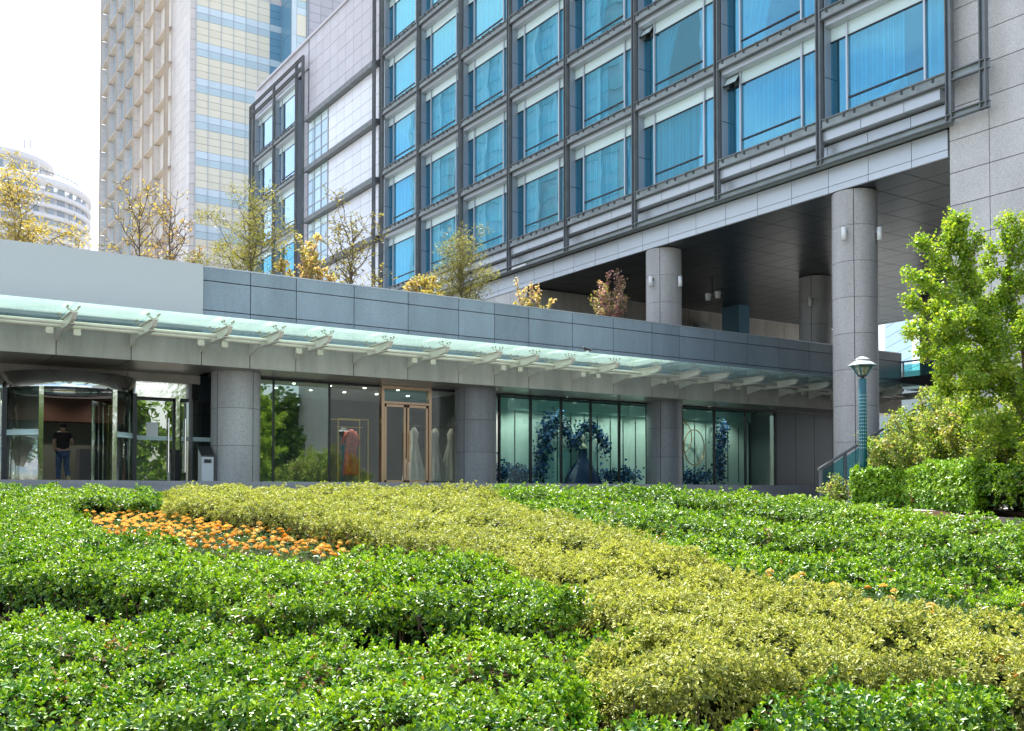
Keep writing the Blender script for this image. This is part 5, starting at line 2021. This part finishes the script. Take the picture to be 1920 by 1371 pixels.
marigolds('orange marigold patch enclosed by the green and yellow hedges on the left', [flower_pt(*p) for p in [(150, 962), (300, 962), (430, 974), (540, 986), (620, 1004), (700, 1030), (660, 1048), (560, 1048), (430, 1046), (320, 1034), (200, 1004)]], 620, 1)
marigolds('strip of orange marigolds between the yellow hedge and right green row', [flower_pt(*p, 0.36) for p in [(1440, 1070), (1540, 1086), (1700, 1106), (1850, 1118), (1990, 1130), (1990, 1152), (1850, 1142), (1700, 1128), (1540, 1106), (1440, 1084)]], 26, 2, scale=1.0, fh=0.33)
marigolds('small cluster of orange marigolds at the lower right corner', [flower_pt(*p) for p in [(1860, 1292), (1940, 1286), (2010, 1300), (2010, 1345), (1930, 1350), (1890, 1330)]], 40, 3, scale=1.0, fh=0.34)

# ------------------------------------------------------------------ stone planter, clipped hedge and shrubs on the right
PL = [(1640, 23.0), (1690, 21.0), (1760, 18.6), (1840, 16.5), (1920, 15.0), (2060, 13.4)]
plan = [ray(px) * D for px, D in PL]
pw = thing('planter_wall', 'low brown granite planter wall under the clipped hedge', 'planter', (plan[3].x, plan[3].y, -0.6))
for a, c in zip(plan[:-1], plan[1:]):
    n = max(1, round((c - a).length / 0.9))
    d = (c - a) / n
    w = Vector((-d.y, d.x, 0)).normalized()
    if w.dot(FWD) < 0:
        w = -w
    for k in range(n):
        p, q = a + d * k + d * 0.006, a + d * (k + 1) - d * 0.006
        vs = []
        for z in (-1.0, -0.36):
            for r_ in (p, q, q + w * 0.28, p + w * 0.28):
                vs.append((r_.x, r_.y, z))
        MB().add(vs, [(3, 2, 1, 0), (4, 5, 6, 7), (0, 1, 5, 4), (1, 2, 6, 5), (2, 3, 7, 6), (3, 0, 4, 7)]).build('planter_stone', M['planter'], pw)
inner = [p + FWD * 0.25 for p in plan]
outer = [ray(2200) * 17, ray(2200) * 26, ray(1640) * 27]
vs = [(p.x, p.y, -0.42) for p in inner] + [(p.x, p.y, -0.42) for p in outer]
struct(put('planter_soil', mesh('planter_soil', vs, [tuple(range(len(vs)))], M['soil'])))
flatb = lambda p: np.full(len(p), -0.42)
hp_ = [ray(px) * D for px, D in [(1596, 22.0), (1690, 20.85), (1760, 18.55), (1835, 16.75)]]
hb_ = [ray(px) * D for px, D in [(1850, 19.0), (1760, 20.8), (1700, 22.6), (1610, 23.3)]]
build_hedge('dense bright green clipped hedge on the planter beside the lamp post', None, BRIGHT, M['hedgeleaf'], 1.9, plan=[(p.x, p.y) for p in hp_ + hb_], height=0.98, base_fn=flatb, size0=0.040, sides=1.6, stems=False)
hp_ = [ray(px) * D for px, D in [(1840, 16.7), (1925, 15.35), (2050, 13.9)]]
hb_ = [ray(px) * D for px, D in [(2060, 16.0), (1930, 17.6), (1858, 18.8)]]
build_hedge('loose darker shrub hedge at the right end of the planter', None, GREEN, M['hedgeleaf'], 0.9, plan=[(p.x, p.y) for p in hp_ + hb_], height=0.84, base_fn=flatb, size0=0.042, sides=1.0)
YG = [[0.28, 0.42, 0.05], [0.20, 0.34, 0.04], [0.40, 0.48, 0.10], [0.12, 0.24, 0.03]]
YR = YG + YG + [[0.42, 0.24, 0.12], [0.50, 0.52, 0.26], [0.30, 0.40, 0.08]]
q = ray(1572) * 22.5
grow_tree('shrub', 'small loose shrub at the foot of the stair railing', 'shrub', (q.x, q.y, -0.35), bush_skeleton((q.x, q.y, -0.35), 0.78, 0.42, 14, 3), None, leaves_per_m=110, leaf_size=0.055, rad=0.05, cols=YR, seed=3, twigs=(5, 0.2))
for i, (px, D, h, s, lab) in enumerate(((1690, 22.0, 1.9, 0.85, 'loose yellow green shrub just right of the lamp post'), (1765, 20.6, 2.55, 1.05, 'tall loose shrub with reddish tips in front of the dark wall'),
                                        (1842, 19.4, 2.35, 1.15, 'broad pale flowering shrub under the ginkgo branches'), (1925, 18.4, 2.2, 1.2, 'broad shrub cut by the right edge behind the hedge'))):
    q = ray(px) * D
    grow_tree('shrub', lab, 'shrub', (q.x, q.y, -0.42), bush_skeleton((q.x, q.y, -0.42), h, s, 30, 20 + i), None, leaves_per_m=150, leaf_size=0.055, rad=0.09, cols=YR, seed=30 + i, twigs=(7, 0.34), twig2=1)

# ginkgo leaning in from the right
GD = 17.0


def gp_(px, py, dD=0.0):
    return at_depth(px, py, GD + dD)


base = at_depth(1958, 0, GD)
base.z = -0.42
A = [(1958, 960), (1930, 800), (1897, 715), (1860, 650), (1835, 600), (1822, 540), (1812, 470), (1805, 402)]
B = [(1938, 830), (1925, 700), (1908, 580), (1897, 490), (1890, 410)]
sk = [([base] + [gp_(*p) for p in A[1:]], 0.062), ([gp_(*p, 0.2) for p in B], 0.045)]
tips = [((1822, 560), (1780, 505), (1731, 456), 0.3), ((1835, 600), (1770, 545), (1712, 512), -0.3), ((1838, 610), (1775, 580), (1703, 570), 0.4), ((1850, 640), (1780, 625), (1702, 626), -0.4),
        ((1866, 665), (1800, 660), (1728, 652), 0.2), ((1885, 700), (1825, 690), (1762, 694), -0.5), ((1900, 730), (1830, 725), (1764, 732), 0.4), ((1815, 500), (1832, 470), (1846, 436), -0.3),
        ((1825, 560), (1860, 520), (1872, 470), 0.5), ((1835, 600), (1880, 560), (1905, 540), 0.6), ((1905, 560), (1935, 500), (1950, 440), 0.0), ((1912, 600), (1960, 560), (1990, 500), 0.4),
        ((1920, 660), (1970, 640), (2020, 600), -0.4), ((1925, 700), (1975, 700), (2030, 690), 0.4), ((1860, 650), (1900, 640), (1940, 620), -0.7), ((1897, 715), (1940, 740), (1990, 750), -0.6),
        ((1905, 735), (1860, 760), (1800, 772), 0.6), ((1920, 770), (1885, 790), (1840, 800), -0.5), ((1812, 480), (1790, 455), (1778, 425), 0.2), ((1900, 480), (1915, 440), (1911, 402), -0.2),
        ((1845, 625), (1810, 600), (1770, 600), -0.9), ((1880, 690), (1860, 700), (1810, 715), -0.9), ((1895, 640), (1870, 600), (1850, 580), 0.9),
        ((1925, 790), (1870, 800), (1805, 812), 0.3), ((1930, 810), (1890, 830), (1835, 850), -0.2), ((1938, 830), (1975, 820), (2010, 800), 0.2), ((1890, 705), (1850, 720), (1820, 745), 0.1), ((1870, 670), (1830, 660), (1790, 668), 0.8)]
for a, m_, c, dD in tips:
    sk.append(([gp_(*a), gp_(*m_, dD * 0.6), gp_(*c, dD)], 0.020))
grow_tree('ginkgo_tree', 'fresh green ginkgo tree leaning in from the right edge', 'tree', base, sk, None, leaves_per_m=235, leaf_size=0.047, rad=0.09, cols=[[0.24, 0.42, 0.025], [0.34, 0.50, 0.035], [0.14, 0.30, 0.02], [0.46, 0.54, 0.07]],
          seed=9, twigs=(16, 0.25), wide=1.15, wig=0.05, twig2=1)

# ------------------------------------------------------------------ trees and blossoms on the terrace behind the parapet
TZ = 5.0


def terr(px, Y):
    d = ray(px)
    t = Y / d.y
    return Vector((d.x * t, Y, TZ)), t


OL = [[0.26, 0.27, 0.07], [0.17, 0.19, 0.05], [0.33, 0.30, 0.09]]
GLARE_WARM = [[0.46, 0.36, 0.10], [0.40, 0.33, 0.09], [0.52, 0.40, 0.16], [0.32, 0.30, 0.08]]  # warm glare from the left put into these leaf colours
BLO = [[0.66, 0.40, 0.36], [0.72, 0.58, 0.44], [0.36, 0.38, 0.08], [0.42, 0.40, 0.09], [0.60, 0.50, 0.20]]
PINK = [[0.62, 0.28, 0.38], [0.66, 0.36, 0.44], [0.22, 0.25, 0.07], [0.30, 0.26, 0.10], [0.25, 0.28, 0.08]]
TT = [
    ('terrace_tree', 'tree with glare warmed yellow leaf colour at the left edge above the sign board', 'fan', 22, 28.6, 330, 1.35, GLARE_WARM, dict(n=15, tuft=True, lp=62, ls=0.15, rad=0.12, tw=(2.6, 0.5)), 1),
    ('terrace_tree', 'thin bare tree with glare warmed leaf colour beside the sun lit tower', 'fan', 258, 28.8, 372, 1.3, GLARE_WARM, dict(n=16, tuft=False, lp=8, ls=0.075, rad=0.05, tw=(7, 0.5)), 2),
    ('terrace_tree', 'bare reddish twigged tree left of the stone tower corner', 'fan', 318, 29.2, 386, 1.1, [[0.45, 0.28, 0.14], [0.42, 0.33, 0.12]], dict(n=16, tuft=False, lp=6, ls=0.075, rad=0.05, tw=(8, 0.5)), 3),  # left glare put into these leaf colours too
    ('pine_tree', 'tallest open pine with sparse olive tufts above the parapet', 'fan', 466, 28.6, 376, 1.75, OL, dict(n=19, tuft=True, lp=58, ls=0.12, rad=0.075, tw=(3.4, 0.5)), 4),
    ('blossom_tree', 'pale cream blossom tree between the pine and the bare tree', 'bush', 572, 28.2, 442, 0.85, BLO, dict(n=13, tuft=False, lp=110, ls=0.085, rad=0.06, tw=(5, 0.3)), 5),
    ('terrace_tree', 'grey bare branched tree in front of the white tiled wall', 'fan', 655, 29.0, 400, 1.35, [[0.24, 0.24, 0.08], [0.30, 0.27, 0.12]], dict(n=20, tuft=False, lp=9, ls=0.08, rad=0.04, tw=(8, 0.55)), 6),
    ('blossom_tree', 'leaning yellow blossom tree beside the rounded pine', 'bush', 792, 28.0, 488, 0.75, BLO[2:] + [[0.62, 0.42, 0.30]], dict(n=9, tuft=False, lp=120, ls=0.09, rad=0.07, tw=(4, 0.3)), 7),
    ('pine_tree', 'rounded grey green pine in front of the lowest windows', 'fan', 866, 28.4, 452, 1.15, OL + [[0.22, 0.24, 0.12]], dict(n=22, tuft=True, lp=46, ls=0.10, rad=0.08, tw=(7, 0.45)), 8),
    ('blossom_tree', 'small sparse blossom shrub left of the porch opening', 'bush', 990, 27.6, 512, 0.85, BLO, dict(n=7, tuft=False, lp=110, ls=0.085, rad=0.06, tw=(3.0, 0.25)), 9),
    ('blossom_tree', 'pink cherry blossom shrub against the dark porch', 'bush', 1138, 27.4, 498, 0.85, PINK, dict(n=13, tuft=False, lp=75, ls=0.07, rad=0.06, tw=(4.5, 0.26)), 10),
]
for nm, lab, form, px, Y, ytop, spread, cols, kw, seed in TT:
    b_, t = terr(px, Y)
    h = (HY - ytop) / F * t - TZ
    skl = fan_skeleton(b_, h, spread, kw['n'], seed, trunk=0.05, low=0.10) if form == 'fan' else bush_skeleton(b_, h * 0.95, spread, kw['n'], seed, 0.02)
    grow_tree(nm, lab, 'tree' if form == 'fan' else 'blossom tree', b_, skl, None, tuft=kw['tuft'], leaves_per_m=kw['lp'], leaf_size=kw['ls'], rad=kw['rad'],
              cols=cols, seed=50 + seed, twigs=kw['tw'], wide=0.22 if kw['tuft'] else 0.75, mat='treeleaf', twig2=1, upbias=0.12)

# ------------------------------------------------------------------ across the garden, behind the viewer: what the glass reflects
spots = [(4, -7, 7.0, 2.8), (9, -10, 8.0, 3.0), (14, -7, 6.8, 2.8), (19, -10, 8.2, 3.0), (23.5, -7, 7.2, 2.8), (28, -10, 8.6, 3.2), (32, -7, 7.0, 2.8), (37, -9, 8.0, 3.0), (42, -6, 7.2, 2.8), (47, -9, 8.2, 3.0)]
for i, (x, y, h, s) in enumerate(spots):
    b_ = Vector((x, y, -1.6))
    grow_tree('garden_tree', 'leafy green tree mirrored in the shop glass', 'tree', b_, fan_skeleton(b_, h, s, 18, 80 + i, trunk=0.16, low=0.12), None, leaves_per_m=24, leaf_size=0.36, rad=0.34, cols=[[0.14, 0.27, 0.03], [0.20, 0.32, 0.04], [0.08, 0.17, 0.02]],
              seed=90 + i, twigs=(3.2, 1.2), group='garden trees mirrored in the shop glass', r0=0.16)
# office block far to the left that the hotel windows mirror
ob = thing('office_block', 'pale banded office block mirrored in the hotel windows', 'building', (-58, 165, -0.3))
MB().span((-74, 126, -0.3), (-58.2, 205, 92)).build('wall', M['tile_white'], ob)
for k in range(25):
    bar('window_band', (-58.2, 127, 4 + 3.6 * k), (-58.0, 204, 5.9 + 3.6 * k), M['tblue'], ob)
for k in range(13):
    bar('pier', (-58.2, 127 + 6.2 * k, 0), (-57.5, 127.9 + 6.2 * k, 93), M['tile_white'], ob)
